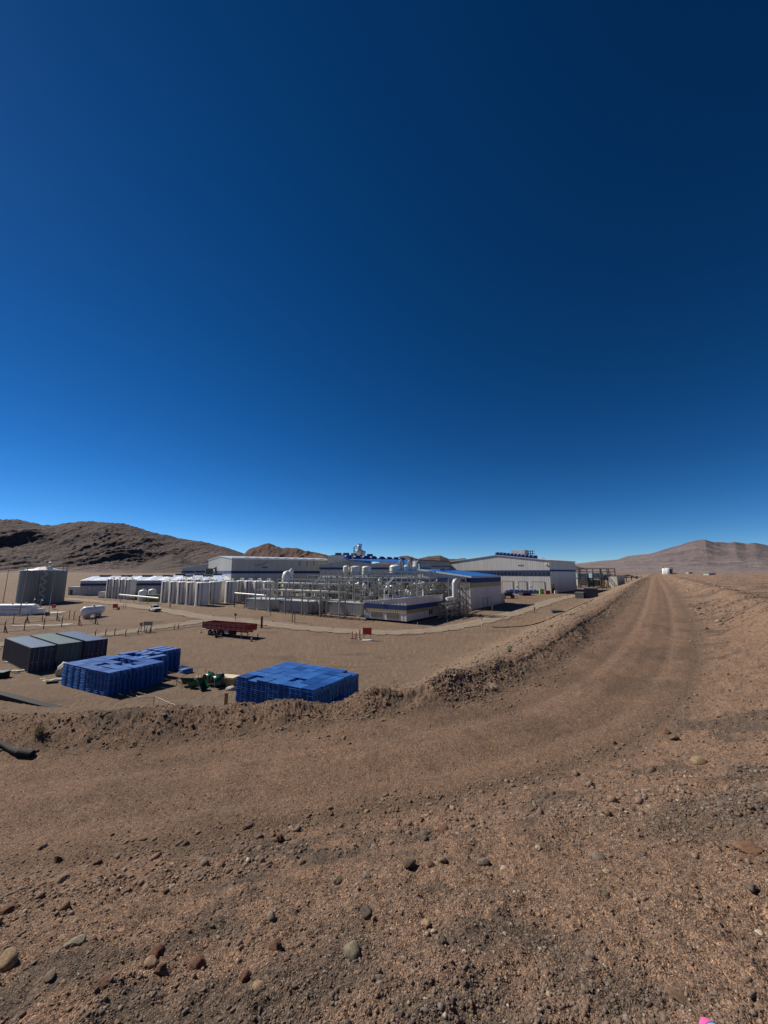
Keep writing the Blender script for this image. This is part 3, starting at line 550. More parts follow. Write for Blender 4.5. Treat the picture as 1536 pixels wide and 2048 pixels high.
# ---------------------------------------------------------------- shipping containers
def corr_panel(b, p, q, z0, z1, dep, pitch=.28):
    """trapezoid corrugated sheet from p to q (2-D points)"""
    p, q = Vector(p), Vector(q); d = q - p; L = d.length; d.normalize(); n = Vector((d.y, -d.x)); k = max(2, int(L / pitch)); pts = []
    for i in range(k):
        s0 = i * L / k; w = L / k
        for t, o in ((0, 0), (.3, 0), (.5, dep), (.8, dep)): pts.append(p + d * (s0 + t * w) - n * o)
    pts.append(q); vs = [(a.x, a.y, z0) for a in pts] + [(a.x, a.y, z1) for a in pts]; m_ = len(pts)
    return b.add(vs, [(i, i + 1, m_ + i + 1, m_ + i) for i in range(m_ - 1)])
def container(loc, rz, m, mroof, label, L=12.19, W=2.44, H=2.9, doors='near', letters=0, group=None, cat='container'):
    """local x across (width), local y along the length; near end at y = 0"""
    t = thing('shipping_container', label, cat, loc, rz, group)
    f = MB()
    for x in (.06, W - .06):
        for y in (.06, L - .06): f.box((x, y, H / 2), (.12, .12, H))
        f.box((x, L / 2, .08), (.1, L, .14)); f.box((x, L / 2, H - .05), (.08, L, .1))
    for y in (.06, L - .06): f.box((W / 2, y, .08), (W - .2, .1, .14)); f.box((W / 2, y, H - .06), (W - .2, .1, .12))
    f.build('frame', m, t)
    for x in (.05, W - .05):
        b = MB(); (corr_panel(b, (.03, L - .12), (.03, .12), .14, H - .1, .045) if x < 1 else corr_panel(b, (W - .03, .12), (W - .03, L - .12), .14, H - .1, .045)); b.build('side_wall', m, t)
    r = MB(); n = int(L / .55)
    for i in range(n): r.box((W / 2, .1 + (i + .5) * (L - .2) / n, H - .03 + .012 * (i % 2)), (W - .14, (L - .2) / n, .03))
    r.build('roof', mroof, t)
    e = MB(); corr_panel(e, (W - .1, L - .05), (.1, L - .05), .14, H - .1, .04); e.build('end_wall', m, t)
    for s_ in (0, 1):
        d = MB(); x0 = .13 + s_ * (W / 2 - .12); d.box((x0 + (W / 2 - .15) / 2, .07, H / 2), (W / 2 - .15, .05, H - .3))
        for z in (.6, 1.3, 2.0): d.box((x0 + (W / 2 - .15) / 2, .04, z), (W / 2 - .2, .02, .35))
        dd = d.build('door', m, t); lr = MB()
        for xx in (.22, .7): lr.tube([(x0 + xx, .015, .15), (x0 + xx, .015, H - .15)], .018, 6); lr.box((x0 + xx - .12, .01, 1.15), (.3, .02, .04))
        lr.build('lock_rod', M['steel'], dd)
    if letters:
        lb = MB(); x = 1.35
        for w, h in ((.07, .1), (.06, .1), (.07, .1), (.05, .1), (.0, 0), (.06, .1), (.06, .1), (.04, .1), (.06, .1), (.06, .1)):
            if w: lb.box((x, .025, H - .42), (w * .7, .012, h)); 
            x += .095
        lb.build('lettering', surf('faded_lettering', (.25, .27, .3), .7), t)
    return t
A = P3(62, 1296, 2.9); Bc = P3(12, 1277, 2.9); Cc_ = P3(218, 1277.5, 2.9); A.z = 0
dirL = Vector((Bc.x - A.x, Bc.y - A.y, 0)).normalized(); rzc = math.atan2(dirL.y, dirL.x) - math.pi / 2; ax_ = Vector((math.cos(rzc), math.sin(rzc), 0))
off = 0; cg = 'shipping containers side by side at left'
for m_, mr_, lab, gap, let in (('contn', 'contb', 'dark navy shipping container with bluish roof, leftmost of the row of three', 0, 1), ('contg', 'contg', 'grey green shipping container in the middle of the row of three', .12, 0), ('contb', 'contb', 'deep blue shipping container, rightmost of the row of three', .2, 0)):
    off += gap; container(A + ax_ * off + dirL * (.35 if m_ == 'contg' else 0.1 if m_ == 'contb' else 0), rzc, M['contn'] if m_ == 'contb' else M[m_], M[mr_], lab, letters=let, group=cg); off += 2.62  # blue container's walls get the darker navy: their shade is put into the colour

# ---------------------------------------------------------------- red flatbed trailer
def wheel(t, x, y, z, r=.5, w=.28, axis='y', hub='chrome'):
    Mx = Matrix.Translation((x, y, z)) @ Matrix.Rotation(R(90), 4, 'X' if axis == 'y' else 'Y')
    g = MB(); g.lathe([(r * .55, -w / 2), (r * .9, -w / 2), (r, -w * .3), (r, w * .3), (r * .9, w / 2), (r * .55, w / 2)], n=20, M=Mx); o = g.build('wheel', M['rubber'], t)
    h = MB(); h.lathe([(0, -w * .35), (r * .25, -w * .45), (r * .3, -w * .3), (r * .56, -w * .42), (r * .56, w * .42), (r * .3, w * .3), (r * .25, w * .45), (0, w * .35)], n=16, M=Mx); h.build('rim', M[hub], o); return o
a, b_, c_ = P3(406, 1243.6, 2.45), P3(492, 1250.8, 2.45), P3(517.7, 1247.2, 2.45); a.z = b_.z = c_.z = .1
L_ = (b_ - a).length; rz = face_to(a, b_); W_ = 2.6
t = thing('flatbed_trailer', 'empty red dropside trailer parked alone on the bare yard', 'trailer', a, rz)
b = MB(); b.box((L_ / 2, W_ / 2, 1.28), (L_, W_, .12)); b.box((L_ / 2, .75, 1.08), (L_ - .4, .14, .3)); b.box((L_ / 2, W_ - .75, 1.08), (L_ - .4, .14, .3)); b.build('chassis', M['darkred'], t)
white_m = surf('worn_reflective_strip', (.6, .38, .32), .6, var=.4, scale=6)
def dropside(p, q, name):
    b = MB(); p, q = Vector(p), Vector(q); n = int((q - p).length / 1.25) or 1; d = (q - p).normalized()
    b.bar((p.x, p.y, 1.9), (q.x, q.y, 1.9), .05, 1.02) if 0 else None
    mid = (p + q) / 2; ln = (q - p).length; ang = math.atan2(d.y, d.x); b.box((mid.x, mid.y, 1.87), (ln, .05, .98), ang)
    for z in (1.42, 1.86, 2.32): b.box((mid.x, mid.y, z), (ln, .11, .07), ang)
    for i in range(n + 1): c = p + d * (ln * i / n); b.box((c.x, c.y, 1.87), (.12, .13, 1.02), ang)
    o = b.build(name, M['darkred'], t); s_ = MB()
    for i in range(n):
        for z in (1.62, 2.08):
            for k in range(4): c = p + d * (ln * (i + .2 + .2 * k) / n); s_.box((c.x, c.y, z), (ln / n * .1, .075, .13), ang)
    if name == 'side_panel': s_.build('panel_marking', white_m, o)
dropside((0, 0), (L_, 0), 'side_panel'); dropside((0, W_), (L_, W_), 'side_panel'); dropside((0, 0), (0, W_), 'tailgate'); dropside((L_, 0), (L_, W_), 'headboard')
for x in (1.8, 3.0, 4.9):
    for y in (.28, W_ - .28): wheel(t, x, y, .5, .5)
for y in (.5, W_ - .5): MB().box((L_ - 1.6, y, .55), (.14, .14, 1.1)).box((L_ - 1.6, y, .03), (.3, .3, .05)).build('landing_leg', M['steel'], t)
MB().box((6.3, .25, .95), (1.0, .4, .45)).build('tool_box', M['steel'], t); MB().box((7.8, .35, .8), (1.2, .5, .55)).build('side_locker', M['black'], t)
MB().box((.1, .35, .95), (.12, .5, .12)).box((.1, W_ - .35, .95), (.12, .5, .12)).box((-.05, W_ / 2, 1.0), (.08, W_, .1)).build('bumper', M['white'], t)
MB().box((L_ * .62, 1.4, 1.5), (1.6, .5, .12), .2).build('pallet_board', M['wood'], t)
t = thing('hand_cart', 'small hand cart with spare wheel lying in front of the red trailer', 'cart', gp(433, 1276), .3)
wheel(t, 0, 0, .32, .32, .16); MB().tube([(-.1, 0, .3), (-.7, .1, .75), (-1.1, .1, .85)], .03, 6).tube([(0, 0, .3), (1.1, -.1, .12), (1.6, -.1, .1)], .03, 6).build('handle', M['steel'], t); MB().box((.35, 0, .3), (.8, .5, .3), taper=1.2).build('tray', M['black'], t)
def cone(px, py, lab, m='orange', s=1):
    t = thing('traffic_cone', lab, 'cone', gp(px, py)); MB().box((0, 0, .03), (.4 * s, .4 * s, .05)).build('base', M['rubber'], t)
    MB().lathe([(.16 * s, .05), (.05 * s, .95 * s), (0, .97 * s)], n=12).build('cone', M[m], t); MB().lathe([(.125 * s, .38 * s), (.095 * s, .6 * s)], n=12).build('reflective_band', M['white'], t)
cone(503, 1283, 'orange and white cone standing in the red trailer shadow', s=1.05); cone(402, 1266, 'orange cone behind the tail of the red trailer', s=.8)
def post(px, py, h, lab, m='dsteel', w=.08, name='marker_post', cat='post', head=None, group=None):
    t = thing(name, lab, cat, gp(px, py), group=group); MB().box((0, 0, h / 2), (w, w, h)).box((0, 0, .03), (w * 2, w * 2, .06)).build('shaft', M[m], t)
    if head: MB().box((0, -w * .7, h - head[1] / 2), (head[0], .04, head[1])).build('plate', M[head[2]], t)
    return t
post(515.5, 1275.5, .75, 'short dark stake beyond the orange cone at the trailer', w=.12)
post(523, 1256, 2.4, 'tall narrow dark post right of the red trailer', w=.34, m='slag')
post(470.5, 1243.5, 1.9, 'round dark road sign on a pole behind the red trailer', name='road_sign', cat='sign', head=(.55, .5, 'dsteel'))

# ---------------------------------------------------------------- white pickup
def pickup(loc, rz, label):
    t = thing('pickup_truck', label, 'pickup truck', loc, rz); L, W = 5.3, 1.85
    b = MB(); side = [(-2.65, .5), (-2.6, 1.12), (-.55, 1.14), (-.5, 1.05), (.95, 1.08), (1.0, 1.12), (2.3, 1.02), (2.62, .85), (2.65, .45), (2.2, .4), (1.9, .75), (1.35, .75), (1.1, .4), (-1.15, .4), (-1.4, .75), (-1.95, .75), (-2.2, .42)]
    b.poly([(x, -W / 2, z) for x, z in side], (0, W, 0)); b.build('body', M['white'], t)
    c = MB(); vs = [(-.6, -.86, 1.1), (1.15, -.86, 1.08), (.45, -.7, 1.75), (-.45, -.7, 1.78)]; vs += [(x, -y, z) for x, y, z in vs]; c.add(vs, [(0, 1, 2, 3), (7, 6, 5, 4), (3, 2, 6, 7), (1, 5, 6, 2), (0, 3, 7, 4)]); cb = c.build('cab', M['white'], t)
    MB().add([(1.12, -.76, 1.12), (1.12, .76, 1.12), (.52, .64, 1.7), (.52, -.64, 1.7)], [(0, 1, 2, 3)]).build('windscreen', M['glass'], cb).location = (.03, 0, .01)
    for s_ in (-1, 1): MB().poly([(-.5, s_ * .865, 1.15), (.85, s_ * .865, 1.15), (.35, s_ * .745, 1.65), (-.4, s_ * .745, 1.67)], (0, s_ * .012, .002)).build('side_window', M['glass'], cb)
    MB().box((-1.6, 0, 1.14), (1.85, 1.5, .03)).build('load_bed', M['black'], t); MB().box((2.66, 0, .75), (.05, 1.2, .28)).build('grille', M['black'], t); MB().box((2.68, 0, .5), (.12, 1.8, .2)).build('bumper', M['dsteel'], t)
    for s_ in (-1, 1): MB().box((2.6, s_ * .72, .82), (.14, .32, .16)).build('headlight', M['chrome'], t)
    for x in (-1.68, 1.62):
        for s_ in (-1, 1): wheel(t, x, s_ * .82, .38, .38, .24)
    return t
p1, p2_ = gp(300, 1221.5), gp(318, 1223.5); pickup((p1 + p2_) / 2, face_to(gp(297, 1219.5), gp(318, 1224)) , 'white double cab pickup parked by the track at left')

# ---------------------------------------------------------------- junk between the pallet blocks
def wood_crate(loc, rz, s, label):
    t = thing('wooden_crate', label, 'crate', loc, rz); L, W, H = s
    f = MB(); [f.box((x, y, H / 2), (.07, .07, H)) for x in (-L / 2, L / 2) for y in (-W / 2, W / 2)]; f.build('corner_post', M['wood'], t)
    for nm, yy in (('side', -W / 2), ('side', W / 2)):
        b = MB(); [b.box((0, yy, .1 + i * (H - .15) / 4), (L, .025, (H / 4) * .72)) for i in range(5)]; b.build(nm, M['wood'], t)
    for xx in (-L / 2, L / 2):
        b = MB(); [b.box((xx, 0, .1 + i * (H - .15) / 4), (.025, W, (H / 4) * .72)) for i in range(5)]; b.build('end', M['wood'], t)
    b = MB(); [b.box((0, -W / 2 + (i + .5) * W / 6, H + .02), (L + .05, W / 6 * .86, .025)) for i in range(6)]; b.build('lid', M['wood'], t); return t
g0 = gp(402, 1372)
t = thing('wooden_pallet_stack', 'stack of pale wooden pallets leaning behind the green carts', 'pallet stack', gp(402, 1366), .35)
for l in range(5):
    b = MB(); z = l * .145
    for x in (-.45, -.15, .15, .45): b.box((x, 0, z + .125), (.12, 1.0, .02))
    for y in (-.45, 0, .45): b.box((0, y, z + .07), (1.15, .09, .09))
    b.build('pallet', M['wood'], t)
t = thing('timber_box', 'open cream timber box between the green carts and right pallet block', 'box', gp(456, 1371), -.35)
b = MB(); b.box((0, -.6, .45), (2.1, .04, .85)).box((0, .6, .45), (2.1, .04, .85)); b.build('side', M['wood'], t); MB().box((-1.05, 0, .45), (.04, 1.2, .85)).box((1.05, 0, .45), (.04, 1.2, .85)).build('end', M['wood'], t)
MB().box((-.25, .05, .92), (2.4, 1.2, .05), .06).build('lid', M['cream'], t)
def cart(px, py, rz, label, tip=0):
    t = thing('wheelbarrow', label, 'wheelbarrow', gp(px, py), rz)
    b = MB(); M_ = Matrix.Translation((0, 0, .55)) @ Matrix.Rotation(tip, 4, 'Y')
    lo = [(-.45, -.28, -.2), (.4, -.2, -.2), (.4, .2, -.2), (-.45, .28, -.2)]; hi = [(-.7, -.42, .22), (.75, -.36, .28), (.75, .36, .28), (-.7, .42, .22)]
    b.add([M_ @ Vector(v) for v in lo + hi], [(3, 2, 1, 0), (0, 1, 5, 4), (1, 2, 6, 5), (2, 3, 7, 6), (3, 0, 4, 7)]); li = [(x * .93, y * .9, z + .03) for x, y, z in lo + hi]
    b.add([M_ @ Vector(v) for v in li], [(0, 1, 2, 3), (4, 5, 1, 0), (5, 6, 2, 1), (6, 7, 3, 2), (7, 4, 0, 3)]); b.build('tray', M['dgreen'], t)
    for s_ in (-1, 1): MB().tube([M_ @ Vector(q) for q in ((1.1, s_ * .1, -.25), (.3, s_ * .2, -.26), (-.6, s_ * .3, -.2), (-1.15, s_ * .32, .05))], .022, 6).tube([M_ @ Vector((-.35, s_ * .28, -.2)), M_ @ Vector((-.45, s_ * .28, -.52))], .02, 6).build('handle', M['dsteel'], t)
    w = M_ @ Vector((.95, 0, -.3)); wheel(t, w.x, w.y, max(w.z, .2), .2, .09); return t
cart(374, 1374, .6, 'green wheelbarrow tray facing left, leftmost of the green heap', .2); cart(404, 1382, 2.4, 'dark green wheelbarrow in front of the wooden pallets', -.5)
cart(424, 1366, 1.0, 'green wheelbarrow tipped on edge behind the front ones', .9); cart(440, 1374, -.9, 'green wheelbarrow tipped against the timber box', 1.0); cart(388, 1378, -.2, 'dark wheelbarrow lying low between the green ones', 0)
def chair_shell(px, py, rz, lab):
    t = thing('hooped_chute', lab, 'chute', gp(px, py), rz); b = MB(); vs = []; 
    for i in range(13):
        a = -1.9 + i * 3.8 / 12
        for r_, x in ((.62, -.35), (.62, .35), (.55, .35), (.55, -.35)): vs.append((x, r_ * math.sin(a), .62 + r_ * math.cos(a)))
    fs = [(i * 4 + k, i * 4 + (k + 1) % 4, i * 4 + 4 + (k + 1) % 4, i * 4 + 4 + k) for i in range(12) for k in range(4)]; b.add(vs, fs, True); b.build('shell', M['dgreen'], t)
    r = MB(); r.tube([(-.36, .64 * math.sin(-1.9 + i * 3.8 / 12), .62 + .64 * math.cos(-1.9 + i * 3.8 / 12)) for i in range(13)], .03, 6); r.build('rim', M['steel'], t)
chair_shell(416, 1372, .9, 'curved green plastic chute standing on edge, left of two'); chair_shell(432, 1377, .7, 'curved green plastic chute with pale rim, right of two')
def lumpy(px, py, s, m, lab, cat, name, seed, z=0):
    V, Fc = ico(3) if 0 else ico(3); nz = fbm(V[:, 0] * 1.6 + seed, V[:, 1] * 1.6 + V[:, 2], 3, seed); V = V * (1 + .35 * nz[:, None]) * np.array(s) / 2; V[:, 2] = np.maximum(V[:, 2], -s[2] * .4)
    o = np_mesh(name, V, Fc, m, True); o.location = gp(px, py) + Vector((0, 0, s[2] * .4 + z)); return tag(o, lab, cat)
lumpy(462, 1382, (1.0, .7, .5), M['cloth'], 'crumpled white sack on the ground beside the right pallet block', 'sack', 'sack', 4)
lumpy(128, 1352, (1.5, 1.3, 1.7), M['cloth'], 'white bulk bag slumped against the left pallet block', 'bulk bag', 'bulk_bag', 8)
lumpy(117, 1362, (1.3, .7, .35), M['cloth'], 'flat grey white sheet lying left of the left pallet block', 'sheet', 'tarp_sheet', 12)
for px, py, s, rz, lab in ((97, 1362, (1.3, .5, .08), .3, 'pale board on the ground between containers and pallets'), (104, 1368, (.9, .5, .3), .5, 'dark lidded box lying among the pale boards'), (82, 1359, (.9, .3, .06), -.4, 'small cream plank left of the pale board'), (42, 1344, (.9, .4, .2), .8, 'cream offcut at the foot of the navy container'), (24, 1344, (.8, .4, .15), .2, 'white offcut near the left edge below the navy container'), (14, 1326, (.6, .4, .15), .2, 'white scrap beside the rear of the navy container'), (30, 1347, (1.6, .3, .1), -.5, 'dark plank lying before the navy container')):
    o = MB().box((0, 0, s[2] / 2 + .02), s).box((s[0] * .1, s[1] * .4, s[2] + .03), (s[0] * .8, s[1] * .3, .03), .2).build('board', M['cream'] if 'dark' not in lab else M['black']); o.location = gp(px, py); o.rotation_euler = (0, 0, rz); tag(o, lab, 'board')
pz = P3(453, 1387, 1.55); t = thing('timber_post', 'orange brown timber post standing behind the windrow', 'post', (pz.x, pz.y, 0)); MB().box((0, 0, .8), (.26, .12, 1.6)).build('plank', M['owood'], t); MB().box((0, .1, .5), (.08, .08, 1.0)).build('brace', M['wood'], t)
def line(name, pts, r, m, lab, cat, n=6, z=.05):
    P_ = [gp(*p) + Vector((0, 0, z)) for p in pts]; Q_ = []
    for i in range(len(P_) - 1):
        p0, p1, p2, p3 = P_[max(i - 1, 0)], P_[i], P_[i + 1], P_[min(i + 2, len(P_) - 1)]
        for t_ in (0, .25, .5, .75): Q_.append(.5 * (2 * p1 + (p2 - p0) * t_ + (2 * p0 - 5 * p1 + 4 * p2 - p3) * t_ * t_ + (3 * p1 - p0 - 3 * p2 + p3) * t_**3))
    Q_.append(P_[-1]); zz, _ = terrain(np.array([q.x for q in Q_]), np.array([q.y for q in Q_])); Q_ = [Vector((q.x, q.y, max(float(z_) + z, q.z))) for q, z_ in zip(Q_, zz)]
    return tag(MB().tube(Q_, r, n).build(name, m), lab, cat)
line('cord', [(255, 1385), (268, 1394), (284, 1400), (303, 1399), (312, 1399), (330, 1408), (350, 1418)], .022, M['cable'], 'white cord trailing over the ground right of the left pallet block', 'cord')
line('cord', [(352, 1360), (362, 1352), (378, 1346), (390, 1343)], .03, M['cable'], 'white cord running to the wooden pallet stack', 'cord', z=.5)
post(353, 1372, .9, 'thin stake holding the white cord near the left pallets', w=.04); post(306.5, 1416, 1.0, 'thin stake behind the windrow at left', w=.035)
# black liner edges and pipe at far left
def ribbon(name, pts, w, h, m, lab, cat):
    b = MB(); P_ = [Vector(p) for p in tpick(pts)]
    for i in range(len(P_) - 1):
        a, c = P_[i], P_[i + 1]; b.bar(a + Vector((0, 0, h / 2)), c + Vector((0, 0, h / 2)), h, w)
    return tag(b.build(name, m), lab, cat)
pp = [gp(*q) for q in ((-60, 1392), (0, 1404), (60, 1416), (110, 1424), (165, 1433))]; hs_ = [.75, .62, .42, .24, .05]
b = MB(); vs = []
for p, h in zip(pp, hs_): vs += [(p.x, p.y, -.05), (p.x, p.y, h), (p.x + .15, p.y + .5, h + .08), (p.x + .15, p.y + .9, -.05)]
b.add(vs, [(i * 4 + k, i * 4 + k + 1, i * 4 + 5 + k, i * 4 + 4 + k) for i in range(4) for k in range(3)]); o = b.build('black_liner', M['black']); tag(o, 'black plastic liner fold running in from the left edge', 'liner'); o.location.z = 0
for q in pp: q.z += .06
tp2 = tpick([(-40, 1478), (0, 1490), (20, 1502), (38, 1510), (60, 1513)]); tag(MB().tube([Vector(p) + Vector((0, 0, .03)) for p in tp2], [.05, .05, .055, .07, .05], 8).tube([Vector(tp2[3]) + Vector((0, 0, .05)), Vector(tp2[4]) + Vector((.05, 0, .04))], .09, 8).build('black_hose', M['black']), 'black hose end lying on the road edge at far left', 'hose')
t = thing('black_crate', 'dark green box cut off by the left edge below the containers', 'box', gp(2, 1357), .1); MB().box((-.6, 0, .35), (2.2, 1.0, .7)).build('box', M['black'], t); MB().box((-.6, 0, .74), (2.3, 1.1, .07)).build('lid', M['contg'], t)
# ---------------------------------------------------------------- shoe at the bottom edge
sp = tpick([(1393, 2046)])[0]
t = thing('running_shoe', 'pink and blue running shoe poking in at the bottom edge', 'shoe', (sp[0] + .03, sp[1] - .128, sp[2] - .0), R(100))
b = MB(); prof = []
for i, (x, w, h) in enumerate(((-.17, .02, .06), (-.16, .045, .085), (-.1, .052, .09), (0, .05, .075), (.06, .054, .055), (.1, .048, .045), (.125, .034, .036), (.138, .012, .025))):
    for j in range(10):
        a = math.pi * j / 9; prof.append((x, w * math.cos(a), .018 + h * math.sin(a) ** .8))
b.add(prof, [(i * 10 + j, i * 10 + j + 1, i * 10 + 11 + j, i * 10 + 10 + j) for i in range(7) for j in range(9)], True); b.build('upper', M['lblue'], t); t.scale = (.8, .8, .8)
b = MB(); so = [(-.17, .03), (-.16, .048), (-.1, .055), (0, .052), (.06, .057), (.11, .048), (.135, .03), (.142, .012)]; b.poly([(x, w, -.01) for x, w in so] + [(x, -w, -.01) for x, w in reversed(so)], (0, 0, .035)); b.build('sole', M['pink'], t)
b = MB(); prof = []
for i, (x, w, h) in enumerate(((.1, .05, .047), (.127, .036, .039), (.141, .014, .028), (.146, .004, .012))):
    for j in range(10):
        a = math.pi * j / 9; prof.append((x, w * math.cos(a), .018 + h * math.sin(a) ** .8))
b.add(prof, [(i * 10 + j, i * 10 + j + 1, i * 10 + 11 + j, i * 10 + 10 + j) for i in range(3) for j in range(9)], True); b.build('toe_cap', M['pink'], t)
# ---------------------------------------------------------------- buildings of the plant
def frame_of(A, B):
    """empty placed at A with local x towards B"""
    return face_to(A, B)
def shell(t, pts, z0, tops, m, name='wall'):
    """closed wall body over footprint pts (local, counter-clockwise) with a top height per corner"""
    n = len(pts); vs = [(x, y, z0) for x, y in pts] + [(x, y, z) for (x, y), z in zip(pts, tops)]
    b = MB(); b.add(vs, [tuple(range(n - 1, -1, -1)), tuple(range(n, 2 * n))] + [(i, (i + 1) % n, n + (i + 1) % n, n + i) for i in range(n)]); return b.build(name, m, t)
def wbox(b, p, q, z0, z1, proud=.06, s0=0, s1=None, th=.05):
    """box lying on the wall from p to q (local, outside on the right-hand side)"""
    p, q = Vector(p), Vector(q); d = (q - p); L = d.length; d.normalize(); s1 = L if s1 is None else s1; n = Vector((d.y, -d.x)); c = p + d * (s0 + s1) / 2 + n * (proud - th / 2 + .003); return b.box((c.x, c.y, (z0 + z1) / 2), (s1 - s0, th, z1 - z0), math.atan2(d.y, d.x))
def slab(b, corners, th=.12):
    return b.poly([Vector(c) for c in corners], (0, 0, th))
# --- right warehouse: local x = from near corner back along the right wall, local y = along the front to the left
Ar_ = Vector((78.6, 184.5, 2.0)); rzw = math.atan2(.72, .69)
t = thing('warehouse', 'large pale grey warehouse with low gable and dark window band at right', 'warehouse', Ar_, rzw); Wd, Dp, He, Hr = 58.5, 36.2, 15.5, 18.7
b = MB(); pr = [(0, 0, 0), (0, Wd, 0), (0, Wd, He), (0, Wd / 2 - 2, Hr), (0, 0, He)]; b.poly(pr, (Dp, 0, 0)); b.build('wall', M['wall'], t)
b = MB(); slab(b, [(-.4, -.5, He - .05), (Dp + .4, -.5, He - .05), (Dp + .4, Wd / 2 - 2, Hr + .02), (-.4, Wd / 2 - 2, Hr + .02)], .25); slab(b, [(-.4, Wd / 2 - 2, Hr + .03), (Dp + .4, Wd / 2 - 2, Hr + .03), (Dp + .4, Wd + .5, He - .05), (-.4, Wd + .5, He - .05)], .25); b.build('roof', M['roof'], t)
b = MB(); wbox(b, (0, Wd), (0, 0), 9.9, 10.9); wbox(b, (0, 0), (Dp, 0), 10.3, 11.2); wbox(b, (0, Wd), (0, 0), 8.1, 8.6); b.build('navy_band', M['navy'], t)
b = MB(); wbox(b, (0, Wd), (0, 0), 8.6, 9.9, .1); o = b.build('window_band', M['glass'], t); b = MB()
for i in range(30): wbox(b, (0, Wd), (0, 0), 8.6, 9.9, .16, i * Wd / 30, i * Wd / 30 + .12)
b.build('mullion', M['steel'], o)
for nm, s0, s1, h in (('roller_door', 33.5, 39.0, 5.4), ('roller_door', 40.6, 45.2, 5.4), ('roller_door', 47.5, 55, 5.5)):
    pass
def wpx(px):
    k = ray(px, 1165)[0]; tt = (k * 184.5 - 78.6) / (-.721 - k * .693); return tt
for pa, pb in ((1004, 1026), (1037, 1053), (1064, 1089)):
    ta, tb = wpx(pa), wpx(pb); b = MB(); n = 9
    for i in range(n): wbox(b, (0, 0), (0, Wd), i * .58, i * .58 + .55, -.11, tb, ta, .04)
    d = b.build('roller_door', M['white'] if 0 else M['wall'], t); f = MB()
    for s_ in (ta, tb): f.box((-.1, s_, 2.7), (.16, .22, 5.4))
    f.box((-.1, (ta + tb) / 2, 5.45), (.16, ta - tb + .2, .3)); f.build('door_frame', M['steel'], d)
b = MB(); wbox(b, (0, 0), (Dp, 0), 0, 4.4, .08, 1.0, 4.6); b.build('side_door', M['glass'], t)
for px in (1032, 1060): MB().box((-.2, wpx(px), 3.3), (.3, .35, .35)).build('wall_light', M['white'], t)
MB().box((-.12, wpx(1047) + 1, 13.4), (.06, 3.0, .25), M=Matrix.Translation((0, 0, 0))).build('wall_mark', M['navy'], t)
b = MB(); b.box((-.2, 1.6, 13.7), (.4, .6, .5)); b.build('junction_box', M['white'], t)
def fan(parent, x, y, z, r, h, m='bluefan'):
    b = MB(); b.lathe([(r * .8, 0), (r, h * .15), (r, h * .8), (r * .88, h), (r * .7, h * .96), (r * .65, h * .5), (0, h * .5)], (x, y, z), 14); b.box((x, y, z + h * .52), (r * 1.5, .25, .12)); b.box((x, y, z + h * .55), (.25, r * 1.5, .12)); return b.build('roof_fan', M[m], parent)
yr = Wd / 2 - 2
for i in range(11):
    f_ = i / 10; y = yr - .5 - f_ * 19.5; fan(t, .9, y, Hr - (Hr - He) * (yr - y) / yr + .2, 1.35, 1.5)
# rooftop cooler on legs
t = thing('rooftop_cooler', 'pale box unit on steel legs standing on the right warehouse roof', 'cooling unit', (*(Ar_ + Vector((-.721, .693, 0)) * 13.5 + Vector((.69, .72, 0)) * 3.5).xy, Ar_.z + 17.0), rzw)
MB().box((1.5, 3.2, 3.0), (4, 7.5, 2.3)).build('casing', M['beige'], t); b = MB()
for y in (-.3, 2, 4.4, 6.7):
    for x in (0, 3): b.box((x, y, .6), (.25, .25, 2.9))
b.build('leg', M['steel'], t); b = MB(); [b.box((1.5, -1.4 - i * 1.1, 1.4), (.3, .3, 5.0)) for i in range(3)]; b.box((1.5, -2.4, 2.2), (.4, 4.4, .3)); b.box((1.5, -2.4, 3.4), (.4, 4.4, .25)); b.build('side_frame', M['dsteel'], t)
# --- blue roofed building
A_ = Vector((25.9, 117, .8)); rz = math.atan2(.798, .603)
t = thing('process_hall', 'hall with bright blue roof and navy and ochre bands, right of the racks', 'building', A_, rz); W2, D2 = 36.8, 24.8; he, hr_ = 9.75, 12.0
MB().poly([(0, 0, 0), (0, W2, 0), (0, W2, he), (0, W2 / 2, hr_), (0, 0, he)], (D2, 0, 0)).build('wall', M['beige'], t)
b = MB(); slab(b, [(-.3, -.4, he - .02), (D2 + .3, -.4, he - .02), (D2 + .3, W2 / 2, hr_ + .03), (-.3, W2 / 2, hr_ + .03)], .15); slab(b, [(-.3, W2 / 2, hr_ + .04), (D2 + .3, W2 / 2, hr_ + .04), (D2 + .3, W2 + .4, he - .02), (-.3, W2 + .4, he - .02)], .15); ro = b.build('roof', M['blueroof'], t)
MB().poly([(-.32, -.45, he - .3), (-.32, W2 / 2, hr_ - .25), (-.32, W2 / 2, hr_ + .2), (-.32, -.45, he + .15)], (-.06, 0, 0)).build('roof_edge', M['white'], ro)
for x in (8, 15, 20): MB().box((x, 12 + x * .2, hr_ - .1), (1.6, 1.2, .7)).build('roof_vent', M['bluefan'], ro)
b = MB(); wbox(b, (0, W2), (0, 0), 8.0, 9.3); wbox(b, (0, 0), (D2, 0), 7.9, 9.4); b.build('navy_band', M['navy'], t)
b = MB(); wbox(b, (0, 0), (D2, 0), 6.5, 7.9); wbox(b, (0, W2), (0, 0), 6.7, 8.0); b.build('ochre_band', M['ochre'], t)
b = MB()
for i in range(60): wbox(b, (0, W2), (0, 0), 6.3, 6.9, .12, i * .6, i * .6 + .2)
b.build('louvre', M['beige'], t)
